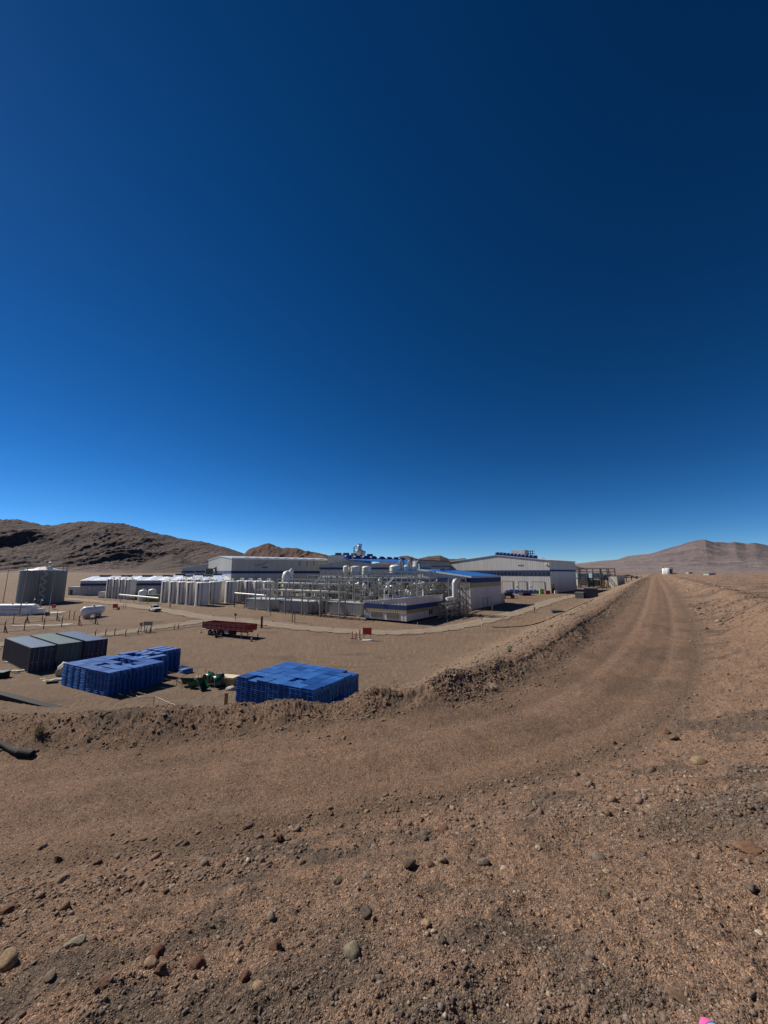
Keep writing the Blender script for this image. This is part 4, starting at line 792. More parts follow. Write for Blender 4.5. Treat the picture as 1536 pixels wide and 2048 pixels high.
for s0, s1 in ((9, 11.5), (12.2, 14.8)):
    b = MB(); wbox(b, (0, 0), (D2, 0), .1, 2.9, .08, s0, s1); d = b.build('double_door', M['beige'], t); f = MB(); wbox(f, (0, 0), (D2, 0), 2.9, 3.05, .1, s0 - .1, s1 + .1); wbox(f, (0, 0), (D2, 0), 0, 2.9, .1, s0 - .12, s0); wbox(f, (0, 0), (D2, 0), 0, 2.9, .1, s1, s1 + .12); f.build('door_frame', M['steel'], d)
MB().box((D2 + 1.6, 1.2, 1.9), (3.0, 2.4, 3.8)).build('annex', M['stonew'], t)
# --- small switch house in front
A_ = Vector((5.2, 89.5, .35)); rz = math.atan2(.82, .57)
t = thing('switch_house', 'small flat roofed house with navy stripe raised on a dark plinth', 'building', A_, rz); W3, D3 = 12.15, 18.1
shell(t, [(0, 0), (D3, 0), (D3, W3), (0, W3)], .55, [5.7, 5.5, 4.35, 4.35], M['beige'])
b = MB(); b.add([(-.15, -.2, 5.72), (D3 + .15, -.2, 5.52), (D3 + .15, W3 + .2, 4.37), (-.15, W3 + .2, 4.37), (-.15, -.2, 5.9), (D3 + .15, -.2, 5.7), (D3 + .15, W3 + .2, 4.55), (-.15, W3 + .2, 4.55)], [(3, 2, 1, 0), (4, 5, 6, 7), (0, 1, 5, 4), (1, 2, 6, 5), (2, 3, 7, 6), (3, 0, 4, 7)]); ro = b.build('roof', M['roof'], t)
for y in (2.2, 4.4, 6.5): MB().box((6 + y * .4, y, 5.9 - y * .11), (2.0, 1.2, .25)).build('skylight', M['bluefan'], ro)
MB().tube([(9, .8, 5.6), (9, .8, 6.9)], .16, 8).lathe([(.16, 0), (.4, .05), (0, .4)], (9, .8, 6.9), 10).build('vent_pipe', M['white'], ro)
b = MB(); wbox(b, (0, W3), (0, 0), 3.0, 4.05); wbox(b, (0, 0), (D3, 0), 3.0, 4.05); b.build('navy_band', M['navy'], t)
b = MB(); wbox(b, (0, W3), (0, 0), 2.35, 2.98, .05); wbox(b, (0, 0), (D3, 0), 2.2, 2.98, .05); b.build('ochre_band', M['ochre'], t)
b = MB()
for i in range(36): wbox(b, (0, W3), (0, 0), 2.22, 2.42, .09, i * W3 / 36, i * W3 / 36 + .14)
b.build('louvre', M['beige'], t)
for s0, s1 in ((2.1, 5.3), (6.6, 9.9)):
    b = MB(); wbox(b, (0, W3), (0, 0), 1.0, 2.15, .06, s0, s1)
    o = b.build('vent_panel', M['ochre'], t); b = MB()
    for i in range(12): wbox(b, (0, W3), (0, 0), 1.02, 2.13, .1, s0 + i * (s1 - s0) / 12, s0 + i * (s1 - s0) / 12 + .09)
    b.build('slat', M['steel'], o)
b = MB(); wbox(b, (0, 0), (D3, 0), 1.2, 2.5, .07, 10.2, 12.2); o = b.build('window', M['glass'], t); b = MB(); wbox(b, (0, 0), (D3, 0), 2.5, 2.6, .12, 10.1, 12.3); wbox(b, (0, 0), (D3, 0), 1.1, 1.2, .12, 10.1, 12.3); wbox(b, (0, 0), (D3, 0), 1.2, 2.5, .12, 11.1, 11.3); wbox(b, (0, 0), (D3, 0), 1.2, 2.5, .12, 10.1, 10.2); b.build('frame', M['beige'], o)
MB().box((D3 / 2, W3 / 2, .25), (D3 - .5, W3 - .5, .6)).build('skirt', M['black'], t)  # solid black block closing the gap below the walls
for p, q, s_ in (((0, W3), (0, 0), 5.5), ((0, 0), (D3, 0), 2.6)): b = MB(); wbox(b, p, q, 4.1, 4.35, .25, s_, s_ + .25, .2); b.build('wall_light', M['white'], t)
# --- big hall at left centre
A_ = Vector((-72.5, 185, 2.0)); rz = math.atan2(.555, .832)
t = thing('main_hall', 'long grey hall with navy stripe and bright roof edge below the rocky hill', 'building', A_, rz); L4, W4 = 56, 62
MB().poly([(0, 0, 0), (0, W4, 0), (0, W4, 17.0), (0, 26, 18.2), (0, 0, 16.3)], (L4, 0, 0)).build('wall', M['wall2'], t)
b = MB(); slab(b, [(-.3, -.5, 16.25), (L4 + .3, -.5, 16.25), (L4 + .3, 26, 18.2), (-.3, 26, 18.2)], .35); slab(b, [(-.3, 26, 18.21), (L4 + .3, 26, 18.21), (L4 + .3, W4 + .4, 17.0), (-.3, W4 + .4, 17.0)], .35); ro = b.build('roof', M['roof'], t)
b = MB(); b.box((L4 / 2, -.62, 16.5), (L4 + .6, .3, .7)); b.build('gutter', M['white'], ro)
for i in range(9): MB().box((8 + i * 5, 4, 16.9), (2.2, 1.5, .6)).build('roof_vent', M['steel'], ro)
b = MB(); wbox(b, (0, W4), (0, 0), 9.3, 10.6); wbox(b, (0, 0), (L4, 0), 9.3, 10.6); b.build('navy_band', M['navy'], t)
b = MB()
for x0, w, z in ((14.2, 3.0, 0), (15.6, 1.6, -1.8)): pass
b.poly([(14.4, -.08, 13.9), (15.0, -.08, 13.9), (17.6, -.08, 15.3), (17.3, -.08, 15.35)], (0, -.05, 0)); b.box((15.6, -.09, 12.7), (3.2, .05, .14))
for i in range(8): b.box((11.2 + i * .48, -.09, 13.5), (.26, .05, .42))
for i in range(6): b.box((14.6 + i * .5, -.09, 12.2), (.32, .05, .5))
b.build('company_logo', M['navy'], t)
for x in (34, 38, 42): b = MB(); b.box((x, -.12, 14.6), (.25, .15, 2.6)); b.build('downpipe', M['dsteel'], t)
# lower wing to the left
A2 = at(416, 1127, 236); A3 = at(358, 1136.5, 250); t2 = thing('hall_wing', 'low grey wing with navy stripe joined to the left of the long hall', 'building', (A2.x + 2, A2.y, 3), face_to(A3, A2))
Lw = (A2 - A3).length; MB().poly([(-Lw, 0, 0), (0, 0, 0), (0, 0, A2.z - 3), (-Lw, 0, A3.z - 3)], (0, 14, 0)).build('wall', M['wall2'], t2); MB().poly([(-Lw - .3, -.3, A3.z - 3.0), (.0, -.3, A2.z - 3.0), (0, -.3, A2.z - 2.7), (-Lw - .3, -.3, A3.z - 2.7)], (0, 14.5, 0)).build('roof', M['roof'], t2); MB().box((-Lw / 2, -.06, 9.2), (Lw, .1, 1.3)).build('navy_band', M['navy'], t2)
t = thing('dust_filter', 'dark filter unit and duct standing against the left end of the long hall', 'filter', (-96, 214, 3), .5)
MB().box((0, 0, 7.5), (4.5, 3, 7), taper=.8).box((0, 0, 2), (4, 2.6, 4)).build('housing', M['dsteel'], t); MB().tube([(2, 0, 11), (3.4, 0, 12), (3.6, 0, 4)], .7, 8).build('duct', M['steel'], t); b = MB(); [b.box((x, y, 2), (.3, .3, 4)) for x in (-2, 2) for y in (-1.4, 1.4)]; b.build('leg', M['dsteel'], t)
# --- middle hall with fans
t = thing('crystal_hall', 'grey hall with navy stripe and row of blue roof fans behind the white vessels', 'building', (-28.5, 172, 2), 0)
MB().poly([(0, 0, 0), (40, 0, 0), (40, 0, 12.9), (24, 0, 13.6), (12.6, 0, 15.2), (0, 0, 13.0)], (0, 30, 0)).build('wall', M['wall2'], t)
b = MB(); slab(b, [(12.6, -.3, 15.25), (40, -.3, 13.6), (40, 17, 16.0), (12.6, 17, 16.2)], .2); b.build('roof', M['blueroof'], t)
MB().poly([(-.3, -.4, 13.0), (12.6, -.4, 15.2), (12.6, -.4, 15.5), (-.3, -.4, 13.3)], (0, 30, 0)).build('roof_edge', M['roof'], t)
b = MB(); wbox(b, (0, 0), (40, 0), 11.2, 12.0); b.build('navy_band', M['navy'], t)
for i, (px, py) in enumerate(((695.7, 1120), (714, 1120.7), (731, 1121.3), (746.6, 1122), (762.8, 1123), (777.5, 1123.8), (791, 1124.3), (803, 1124.8))):
    p = at(px, py, 186) - Vector((-28.5, 172, 2)); b = MB(); Mx = Matrix.Translation(p) @ Matrix.Rotation(R(-14), 4, 'X'); b.lathe([(1.2, 0), (1.85, .5), (1.85, 1.6), (1.45, 2.1), (1.2, 1.9), (1.1, 1.0), (0, 1.0)], n=16, M=Mx); b.lathe([(0, .9), (.5, 1.3), (0, 1.8)], n=8, M=Mx); b.build('roof_fan', M['bluefan'], t)
A2 = at(655, 1110.5, 200); t = thing('clerestory_block', 'grey raised block behind the row of blue roof fans', 'building', (A2.x, 200, 3), 0); w_ = at(742, 1112, 200).x - A2.x
MB().poly([(0, 0, 0), (w_, 0, 0), (w_, 0, A2.z - 3.6), (w_ * .3, 0, A2.z - 2.4), (0, 0, A2.z - 3.2)], (0, 14, 0)).build('wall', M['wall2'], t); b = MB()
for i in range(5): MB().box((5.5 + i * 4.1, .8, A2.z - 2.4 - max(0, i - 1) * .2), (3.0, 2.2, 1.3)).build('roof_unit', M['slag'], t)
t = thing('cyclone_unit', 'dark cyclone and curved exhaust pipe rising above the roofs near the middle', 'cyclone', at(718, 1112, 198), 0)
MB().lathe([(.5, 0), (1.9, 1.5), (1.9, 3), (1.1, 3.6), (1.3, 4.6), (.6, 5.6), (0, 5.8)], (0, 0, 0), 14).lathe([(.4, 0), (1.1, 1.0), (1.2, 2.4), (0, 2.8)], (2.2, 0, 0), 12).build('cyclone', M['beige'], t)
MB().tube([(-2.6, 0, -.5), (-2.6, 0, 4.4), (-2.2, 0, 4.9), (-.4, 0, 5.0)], .35, 8).tube([(1, 0, 4.5), (1.3, 0, 5.9), (-.3, 0, 6.1)], .3, 8).build('exhaust_pipe', M['teal'], t); MB().box((0, 0, 1.2), (5, 2.4, .25)).box((0, -1.2, 2.2), (5, .08, .12)).build('platform', M['steel'], t)
A2 = at(831, 1120, 215); t = thing('back_hall', 'far grey hall between the white vessels and the right warehouse', 'building', (A2.x, 215, 3), 0); w_ = at(900, 1124, 215).x - A2.x
MB().poly([(0, 0, 0), (w_, 0, 0), (w_, 0, A2.z - 4.0), (0, 0, A2.z - 3)], (0, 25, 0)).build('wall', M['wall2'], t); MB().poly([(-.3, -.4, A2.z - 3), (w_, -.4, A2.z - 4), (w_, -.4, A2.z - 3.6), (-.3, -.4, A2.z - 2.6)], (0, 26, 0)).build('roof', M['dsteel'], t)
b = MB(); wbox(b, (0, 0), (w_, 0), at(860, 1133.5, 215).z - 3, at(860, 1132, 215).z - 3); b.build('navy_band', M['navy'], t)
A2 = at(839, 1129.5, 190); t = thing('plant_room', 'small pale flat block peeking over the left end of the blue roof', 'building', (A2.x, 190, 3), 0); MB().box((2.8, 3, (A2.z - 3) / 2), (5.6, 6, A2.z - 3)).build('wall', M['wall'], t); MB().box((2.8, 3, A2.z - 2.9), (6, 6.4, .25)).build('roof', M['roof'], t); MB().box((2.8, -.04, A2.z - 5.2), (5.6, .1, 1.6)).build('window_band', M['glass'], t)
t = thing('far_block', 'low white block far behind the left end of the roofs', 'building', (*at(905, 1127, 260).xy, 4), 0); MB().box((0, 0, 5), (12, 8, 10)).build('wall', M['wall2'], t)
# --- long low sheds behind the tank rows
def shed(pxa, pya, pxb, pyb, base, Y, rzz, L, W, he, hr, lab):
    A2 = gp(pxa, base); t = thing('long_shed', lab, 'shed', A2, rzz)
    MB().poly([(0, 0, 0), (0, W, 0), (0, W, he), (0, W / 2, hr), (0, 0, he)], (L, 0, 0)).build('wall', M['wall2'], t)
    b = MB(); slab(b, [(-.3, -.5, he - .02), (L + .3, -.5, he - .02), (L + .3, W / 2, hr + .02), (-.3, W / 2, hr + .02)], .15); slab(b, [(-.3, W / 2, hr + .03), (L + .3, W / 2, hr + .03), (L + .3, W + .5, he - .02), (-.3, W + .5, he - .02)], .15); ro = b.build('roof', M['roof'], t)
    b = MB()
    for i in range(int(L / 6)): slab(b, [(i * 6 + 1, -.3, he + .17), (i * 6 + 3.6, -.3, he + .17), (i * 6 + 3.6, W / 2 - .3, hr + .2), (i * 6 + 1, W / 2 - .3, hr + .2)], .012)
    b.build('roof_sheet', M['blueroof'], ro)
    for i in range(int(L / 9)): MB().box((i * 9 + 5, W / 2, hr + .4), (4, 2.4, .7)).build('ridge_vent', M['dsteel'], ro)
    b = MB(); wbox(b, (0, W), (0, 0), he * .66, he * .82); wbox(b, (0, 0), (L, 0), he * .66, he * .82); b.build('navy_band', M['navy'], t)
    for i in range(int(L / 8)): MB().box((i * 8 + 4, -.3, he * .5), (.5, .4, .4)).build('wall_light', M['white'], t)
    return t
shed(158, 0, 0, 0, 1191, 0, .18, 62, 20, 6.3, 8.0, 'long low shed with blue striped roof behind the left row of four tanks')
shed(318, 0, 0, 0, 1187, 0, .10, 44, 20, 6.8, 8.4, 'long low shed with pale roof behind the main tank row')
t = thing('container_office', 'pale low office hut beside the big grey tank', 'hut', gp(137, 1190), .2); MB().box((2.4, 2, 1.7), (5, 5, 3.4)).build('wall', M['wall'], t); MB().box((2.4, 2, 3.5), (5.4, 5.4, .2)).build('roof', M['roof'], t); MB().box((1.2, -.55, 1.2), (1, .06, 2.2)).build('door', M['dsteel'], t)

# ---------------------------------------------------------------- tanks
def tank_proto(r, h, m, name, cat, label, loc, rz=0, ladder=True, group=None, rail=True):
    t = thing(name, label, cat, loc, rz, group)
    MB().lathe([(r, 0), (r, h - r * .28), (r * .99, h - r * .2)], n=32).build('shell', M[m], t)
    MB().lathe([(r * 1.02, h - r * .24), (r * 1.02, h - r * .16), (r * .9, h - r * .1), (r * .6, h - .02 * r), (r * .2, h + .03 * r), (0, h + .035 * r)], n=32).build('dome', M['white'], t)  # dome whiter than the shell: sunlit top put into its colour
    MB().lathe([(r * 1.06, -.05), (r * 1.06, .18), (r, .22)], n=32).build('base_ring', M['conc'], t)
    if ladder:
        b = MB(); a = -1.2
        for da in (-.07, .07): b.tube([((r + .12) * math.cos(a + da), (r + .12) * math.sin(a + da), .2), ((r + .12) * math.cos(a + da), (r + .12) * math.sin(a + da), h)], .035, 5)
        for i in range(int(h / .45)): b.bar(((r + .12) * math.cos(a - .07), (r + .12) * math.sin(a - .07), .4 + i * .45), ((r + .12) * math.cos(a + .07), (r + .12) * math.sin(a + .07), .4 + i * .45), .04)
        b.build('ladder', M['dsteel'], t)
        MB().tube([((r + .15) * math.cos(-1.75), (r + .15) * math.sin(-1.75), h * .98), ((r + .15) * math.cos(-1.75), (r + .15) * math.sin(-1.75), .4), ((r + .9) * math.cos(-1.75), (r + .9) * math.sin(-1.75), .3)], .12, 8).build('down_pipe', M['dsteel'], t)
    b = MB(); b.lathe([(.3, h - .1), (.3, h + .45), (.36, h + .45), (.36, h + .52), (0, h + .52)], (r * .2, 0, 0), 10); b.tube([(-.3 * r, 0, h), (-.3 * r, 0, h + .7), (.4 * r, 0, h + .7)], .07, 6); b.build('top_nozzle', M['white'], t)
    return t
r0 = 1.9; g1 = 'left row of four white tanks'; lab1 = ['leftmost and farthest white tank in the left row of four', 'second white tank from the left in the left row of four', 'third white tank from the left in the left row of four', 'nearest, rightmost white tank in the left row of four']
proto = None
for (px, py), lab in zip(((221.5, 1196.3), (233.8, 1197.2), (246, 1198.1), (258.3, 1199)), lab1):
    p = gp(px, py); p.y += r0; p.x = ray(px, py)[0] * p.y
    if proto is None: proto = tank_proto(r0, 7.8, 'tank', 'storage_tank', 'tank', lab, p, group=g1)
    else: dup(proto, p, 0, lab)
g2 = 'main row of white tanks'; lst = [(333, 1205.3, 'first white tank at the left end of the main tank row'), (349, 1207, 'second white tank from the left in the main row'), (365.5, 1208.5, 'third white tank from the left in the main row'), (383, 1210, 'fourth white tank from the left in the main row'),
      (402.5, 1212, 'fifth and nearest white tank of the main row, ladder on its dark side'), (427, 1208, 'sixth white tank, brightly rimmed on the left and plain'), (440, 1204, 'seventh white tank, mostly hidden behind the sixth'), (461, 1206, 'eighth white tank with a dark ladder, right of the plain one'),
      (482, 1203, 'ninth white tank, behind the low white pipe'), (499, 1204, 'tenth white tank, behind the low white pipe'), (517, 1205, 'eleventh white tank, above the first grey container'), (536, 1206, 'twelfth white tank at the right end, behind the first steel frame'),
      (366, 1199, 'white tank of the hidden rear row, leftmost dome showing'), (381, 1199.5, 'white tank of the hidden rear row, second dome showing'), (397, 1200, 'white tank of the hidden rear row, third dome showing'), (414, 1200.5, 'white tank of the hidden rear row, fourth dome showing')]
for i, (px, py, lab) in enumerate(lst):
    p = gp(px, py); p.y += r0; p.x = ray(px, py)[0] * p.y; c = dup(proto, p, 0, lab, (1.08, 1.08, .98)); c['group'] = g2
    if i > 11: c.scale = (1, 1, 1.02)
# big grey tank
r = 6.6; p = gp(80, 1208); p.y += r; p.x = ray(80, 1208)[0] * p.y; h = 11.2
t = thing('grey_tank', 'huge grey clad tank with white conical top at the far left', 'tank', p, 0)
MB().lathe([(r, 0), (r, h)], n=72).build('shell', M['tankgrey'], t); MB().lathe([(r + .1, h), (r + .12, h + .2), (r * .6, h + .55), (r * .3, h + 1.2), (0, h + 1.55)], n=48).build('cone_roof', M['white'], t); MB().lathe([(r + .3, -.1), (r + .3, .15), (r, .2)], n=48).build('base_ring', M['conc'], t)
b = MB(); pts = [((r + .05) * math.cos(a), (r + .05) * math.sin(a)) for a in np.linspace(0, 2 * math.pi, 49)]
for x, y in pts[:-1:2]: b.box((x, y, h + .7), (.07, .07, 1.2))
for z in (.75, 1.25): b.tube([(x, y, h + z) for x, y in pts], .035, 5, False)
b.build('railing', M['steel'], t)
b = MB()
for i in range(4):
    z = 1 + i * 2.6; b.bar(((r + 1.2) * math.cos(-.95), (r + 1.2) * math.sin(-.95), z), ((r + 1.2) * math.cos(-.72), (r + 1.2) * math.sin(-.72), z + 1.3), .1, .5); b.bar(((r + 1.2) * math.cos(-.72), (r + 1.2) * math.sin(-.72), z + 1.3), ((r + 1.2) * math.cos(-.95), (r + 1.2) * math.sin(-.95), z + 2.6), .1, .5)
b.build('stairway', M['steel'], t)
b = MB(); a = -1.0
for da in (-.06, .06): b.bar(((r + 1) * math.cos(a + da), (r + 1) * math.sin(a + da), 0), ((r + 1) * math.cos(a + da), (r + 1) * math.sin(a + da), h), .15)
for i in range(6): b.box(((r + 1) * math.cos(a), (r + 1) * math.sin(a), 1 + i * 1.9), (1.0, 1.3, .1), a)
b.build('ladder_tower', M['steel'], t)
for px, pt in ((37, 1122), (85, 1121), (118, 1131), (129, 1120)):
    q = at(px, pt, p.y - 3) - p; MB().tube([(q.x, q.y + 2, h - .5), (q.x, q.y + 2, q.z)], .06, 5).build('lightning_rod', M['dsteel'], t)
b = MB(); b.tube([(1.0, 0, h + 1.2), (1.0, 0, h + 2.6), (1.6, 0, h + 3.0), (2.4, 0, h + 2.2)], .4, 8); b.build('vent', M['steel'], t); MB().lathe([(.7, 0), (.9, 1.0), (0, 1.6)], (4.4, -3, h + .2), 12).build('hatch', M['white'], t)
# round small tanks, green containers, white pipe
def small_tank(px, py, w, py_top, lab):
    p = gp(px, py); r = w / 2 / 785 * p.y * .85; h = at(px, py_top, p.y).z - p.z; t = thing('small_tank', lab, 'tank', p); MB().lathe([(r, 0), (r, h * .8), (r * .85, h * .9), (r * .4, h * .98), (0, h)], n=24).build('shell', M['tank'], t); MB().lathe([(.3, h * .96), (.3, h + .35), (0, h + .4)], n=8).build('hatch', M['white'], t)
    MB().tube([(r + .1, -.3, .2), (r + .1, -.3, h), (0, -.3, h + .3)], .08, 6).build('pipe', M['steel'], t)
small_tank(285, 1202, 20, 1179, 'short white round tank left of the green container'); small_tank(304, 1196, 18.5, 1177.5, 'short white round tank just above the green container')
t = thing('green_container', 'bright green skid container between the two tank rows', 'container', gp(291, 1203.5), .12); L5 = 5.0
b = MB(); corr_panel(b, (0, 0), (L5, 0), .1, 2.4, .06); corr_panel(b, (L5, 0), (L5, 2.3), .1, 2.4, .06); corr_panel(b, (0, 2.3), (0, 0), .1, 2.4, .06); b.box((L5 / 2, 1.15, 2.42), (L5, 2.3, .06)); b.build('body', M['green'], t); MB().box((L5 / 2, 0, .08), (L5, .2, .14)).build('skid', M['dsteel'], t)
t = thing('green_cabinet', 'low green cabinet behind the white pipe by the four tanks', 'cabinet', gp(270, 1199), .1); MB().box((1.1, .6, 1.3), (2.4, 1.6, 2.6)).build('body', M['green'], t); MB().box((1.1, -.22, 1.2), (1.8, .04, 1.6)).build('door', M['green'], t)
t = thing('white_tote', 'low white box at the foot of the left tank row', 'box', gp(197, 1195.5), .1); MB().box((1.2, 1, 1.2), (2.7, 2.4, 2.3)).build('body', M['white'], t); MB().box((1.2, 1, 2.4), (2.8, 2.5, .1)).build('lid', M['wall'], t)
pa, pb = at(239, 1189.5, 141), at(317, 1196.5, 133); t = thing('transfer_pipe', 'thin white pipe crossing in front of the green container', 'pipe', (pa.x, pa.y, 0)); v = pb - pa
MB().tube([(0, 0, pa.z), (v.x, v.y, pb.z)], .28, 8).build('pipe', M['white'], t); b = MB(); [b.box((v.x * f, v.y * f, (pa.z + v.z * f + 1) / 2), (.15, .15, (pa.z + v.z * f) - 1)) for f in (.05, .4, .75, 1)]; b.build('support', M['steel'], t)
pa, pb = at(470, 1186, 124), at(532, 1191, 117); t = thing('white_header_pipe', 'thick white header pipe below the right end of the tank row', 'pipe', (pa.x, pa.y, 0)); v = pb - pa
MB().tube([(0, 0, pa.z), (v.x, v.y, pb.z)], .2, 8).build('pipe', M['white'], t); b = MB(); [b.box((v.x * f, v.y * f, (pa.z + v.z * f + .9) / 2), (.2, .2, (pa.z + v.z * f) - .9)) for f in (0, .33, .66, 1)]; b.build('support', M['dsteel'], t)
# propane vessel, long white tank
def hvessel(loc, rz, L, r, zc, lab, name='gas_tank', cat='tank', flat=False):
    t = thing(name, lab, cat, loc, rz); Mx = Matrix.Translation((0, 0, zc)) @ Matrix.Rotation(R(90), 4, 'Y'); h = L / 2
    MB().lathe([(0, -h), (r * .5, -h + r * .08), (r * .85, -h + r * .3), (r, -h + r * .7), (r, h - r * .7), (r * .85, h - r * .3), (r * .5, h - r * .08), (0, h)], n=28, M=Mx).build('shell', M['white'], t)
    for x in (-h * .55, h * .55): MB().box((x, 0, zc / 2 - r * .2), (.35, r * 1.5, zc - r * .4)).build('saddle', M['conc'], t)
    MB().lathe([(.3, zc + r * .9), (.3, zc + r + .25), (0, zc + r + .3)], n=10).build('valve_dome', M['white'], t); MB().tube([(h * .2, -r * .9, zc), (h * .2, -r - .3, zc - .4), (h * .2, -r - .3, .3), (-h * .3, -r - .3, .3)], .05, 6).build('gas_pipe', M['steel'], t); return t
pa, pb = gp(156, 1238), gp(200, 1233.5); c = (pa + pb) / 2; c.y += 1; hvessel((c.x, c.y, c.z), face_to(gp(156, 1239), gp(200, 1232)), 6.2, 1.12, 1.75, 'white gas tank lying inside the wire fence at left')
t = thing('white_long_tank', 'long white boxy tank lying at the left edge of the yard', 'tank', gp(61, 1230), math.pi + .06)
b = MB(); b.poly([(0, 0, .3), (0, -2.6, .3), (0, -2.75, 1.6), (0, -2.3, 2.55), (0, -1.3, 2.8), (0, -.3, 2.55), (0, .12, 1.6)], (16, 0, 0)); b.build('shell', M['white'], t); b = MB(); b.box((8, -1.3, .2), (16.4, 2.8, .35)); b.box((-.9, -1.4, .95), (1.8, 2.4, 1.3)); b.build('end_box', M['white'], t)
for x in (2.5, 6, 9.5): MB().lathe([(.25, 2.7), (.25, 3.1), (0, 3.2)], (x, -1.3, 0), 8).build('hatch', M['white'], t)
MB().box((5, .14, 1.35), (5, .06, .12)).box((3, .14, 2.0), (3, .06, .1)).build('grab_rail', M['dsteel'], t)
for (px, py, s, lab) in ((52, 1251.3, (5.0, 1.2, .08), 'small pale concrete pad near the fence corner, left of two'), (108, 1251, (5.4, 1.3, .1), 'long white concrete pad inside the wire fence'), (135, 1248, (1.9, 1, .08), 'short white pad right of the long one'), (101, 1226, (5.6, 5.2, .12), 'broad pale slab behind the fence by the red cabinet')):
    p = gp(px, py); o = MB().box((0, 0, s[2] / 2), s).box((0, 0, s[2] * .4), (s[0] + .15, s[1] + .15, s[2] * .7)).build('concrete_pad', M['conc']); o.location = p; o.rotation_euler.z = .35; tag(o, lab, 'pad')
# wire fence around the gas yard
def fence(pts, lab, tops, h=2.0, name='wire_fence'):
    P_ = [gp(*q) for q in pts]; t = thing(name, lab, 'fence', P_[0])
    for i, p in enumerate(P_):
        q = p - P_[0]; b = MB(); b.box((q.x, q.y, q.z + h / 2), (.11, .11, h)); b.bar((q.x, q.y, q.z + h), (q.x + .25, q.y - .1, q.z + h + .35), .07)
        if i in tops: b.bar((q.x, q.y, q.z + h * .7), (q.x + 1.0, q.y - .35, q.z), .08); b.bar((q.x, q.y, q.z + h * .7), (q.x - .5, q.y + .9, q.z), .08)
        b.build('fence_post', M['dsteel'], t)
    b = MB()
    for a, c in zip(P_[:-1], P_[1:]):
        a, c = a - P_[0], c - P_[0]
        for z in (.1, .6, 1.1, 1.6, 1.95): b.bar(a + Vector((0, 0, z)), c + Vector((0, 0, z)), .018 if z > .2 else .06)
    b.build('wire', M['dsteel'], t)
fence([(-40, 1268), (8, 1265), (48, 1261.5), (87, 1257.5), (123, 1254), (157, 1251), (190, 1248.5)], 'front run of the wire fence with braced posts at left', (1, 5, 6))
fence([(-40, 1251), (26, 1248), (53, 1246), (84, 1243.5), (113, 1241.5), (138, 1239)], 'rear run of the wire fence with leaning posts at left', (2, 4)); fence([(147, 1240), (163, 1231), (190, 1248.5)], 'short side run of the wire fence around the gas tank', (), 1.9)
fence([(190, 1274), (211, 1272), (229, 1271), (251, 1272.5), (276, 1269.5), (300, 1267)], 'low sagging stake fence behind the navy container', (), 1.0, 'stake_fence'); fence([(292, 1266), (348, 1259.5), (356, 1258), (405, 1252)], 'low wire barrier behind the red trailer', (), .8, 'stake_fence')
def pole(px, pt, pb, lab, lean=0, name='light_pole', r=.13, arm=True):
    p = gp(px, pb); h = at(px, pt, p.y).z - p.z; t = thing(name, lab, 'pole', p); MB().tube([(0, 0, 0), (lean * .5, 0, h * .5), (lean, 0, h)], [r, r * .85, r * .6], 8).build('shaft', M['steel'], t); MB().box((0, 0, .1), (.6, .6, .2)).build('footing', M['conc'], t)
    if arm: MB().box((lean + .3, -.1, h + .04), (.8, .3, .12)).build('lamp_head', M['steel'], t)
pole(6, 1130, 1205, 'tall pole standing left of the big grey tank', .3); pole(38, 1129, 1232, 'tall pole in front of the big grey tank, left side', .6); pole(386, 1131, 1158 + 40, 'thin pole rising behind the main tank row'); pole(97, 1140, 1226, 'thin pole in front of the grey tank ladder', .3, r=.09)
for px, pt, pb, lab in ((65, 1200, 1216, 'short bent vent pipe near the white long tank, left one'), (80, 1202, 1218, 'short bent vent pipe near the white long tank, right one')):
    p = gp(px, pb); h = at(px, pt, p.y).z - p.z; t = thing('vent_pipe', lab, 'pipe', p); MB().tube([(0, 0, 0), (0, 0, h), (.25, 0, h + .25), (.6, 0, h + .1)], .13, 8).build('pipe', M['steel'], t); MB().box((0, 0, .2), (.6, .6, .5)).build('valve_box', M['darkred'], t)
def cabinet(px, py, w, h, m, lab, legs=True, name='hydrant_cabinet', cat='cabinet'):
    t = thing(name, lab, cat, gp(px, py)); z0 = .5 if legs else .05; MB().box((0, 0, z0 + h / 2), (w, w * .6, h)).box((0, 0, z0 + h + .03), (w + .1, w * .6 + .1, .06)).build('body', M[m], t)
    if legs: MB().box((-w * .4, 0, .3), (.08, .08, .6)).box((w * .4, 0, .3), (.08, .08, .6)).build('leg', M['dsteel'], t)
    MB().box((0, -w * .31, z0 + h / 2), (w * .8, .03, h * .8)).build('door', M[m], t)
cabinet(230, 1219, 1.1, 1.1, 'red', 'red hydrant cabinet on legs by the track at left'); cabinet(237, 1219.5, .5, .6, 'dsteel', 'dark valve box right of the red hydrant cabinet', False); cabinet(107, 1219, .8, .9, 'red', 'dark red cabinet at the foot of the grey tank'); cabinet(94, 1231, .9, .8, 'dsteel', 'dark box on the slab inside the wire fence', False)
for px, py in ((246, 1218.5), (251, 1217.5)): post(px, py, 1.5, 'thin guard post right of the red hydrant cabinet, %s one' % ('left' if px < 250 else 'right'), w=.09)
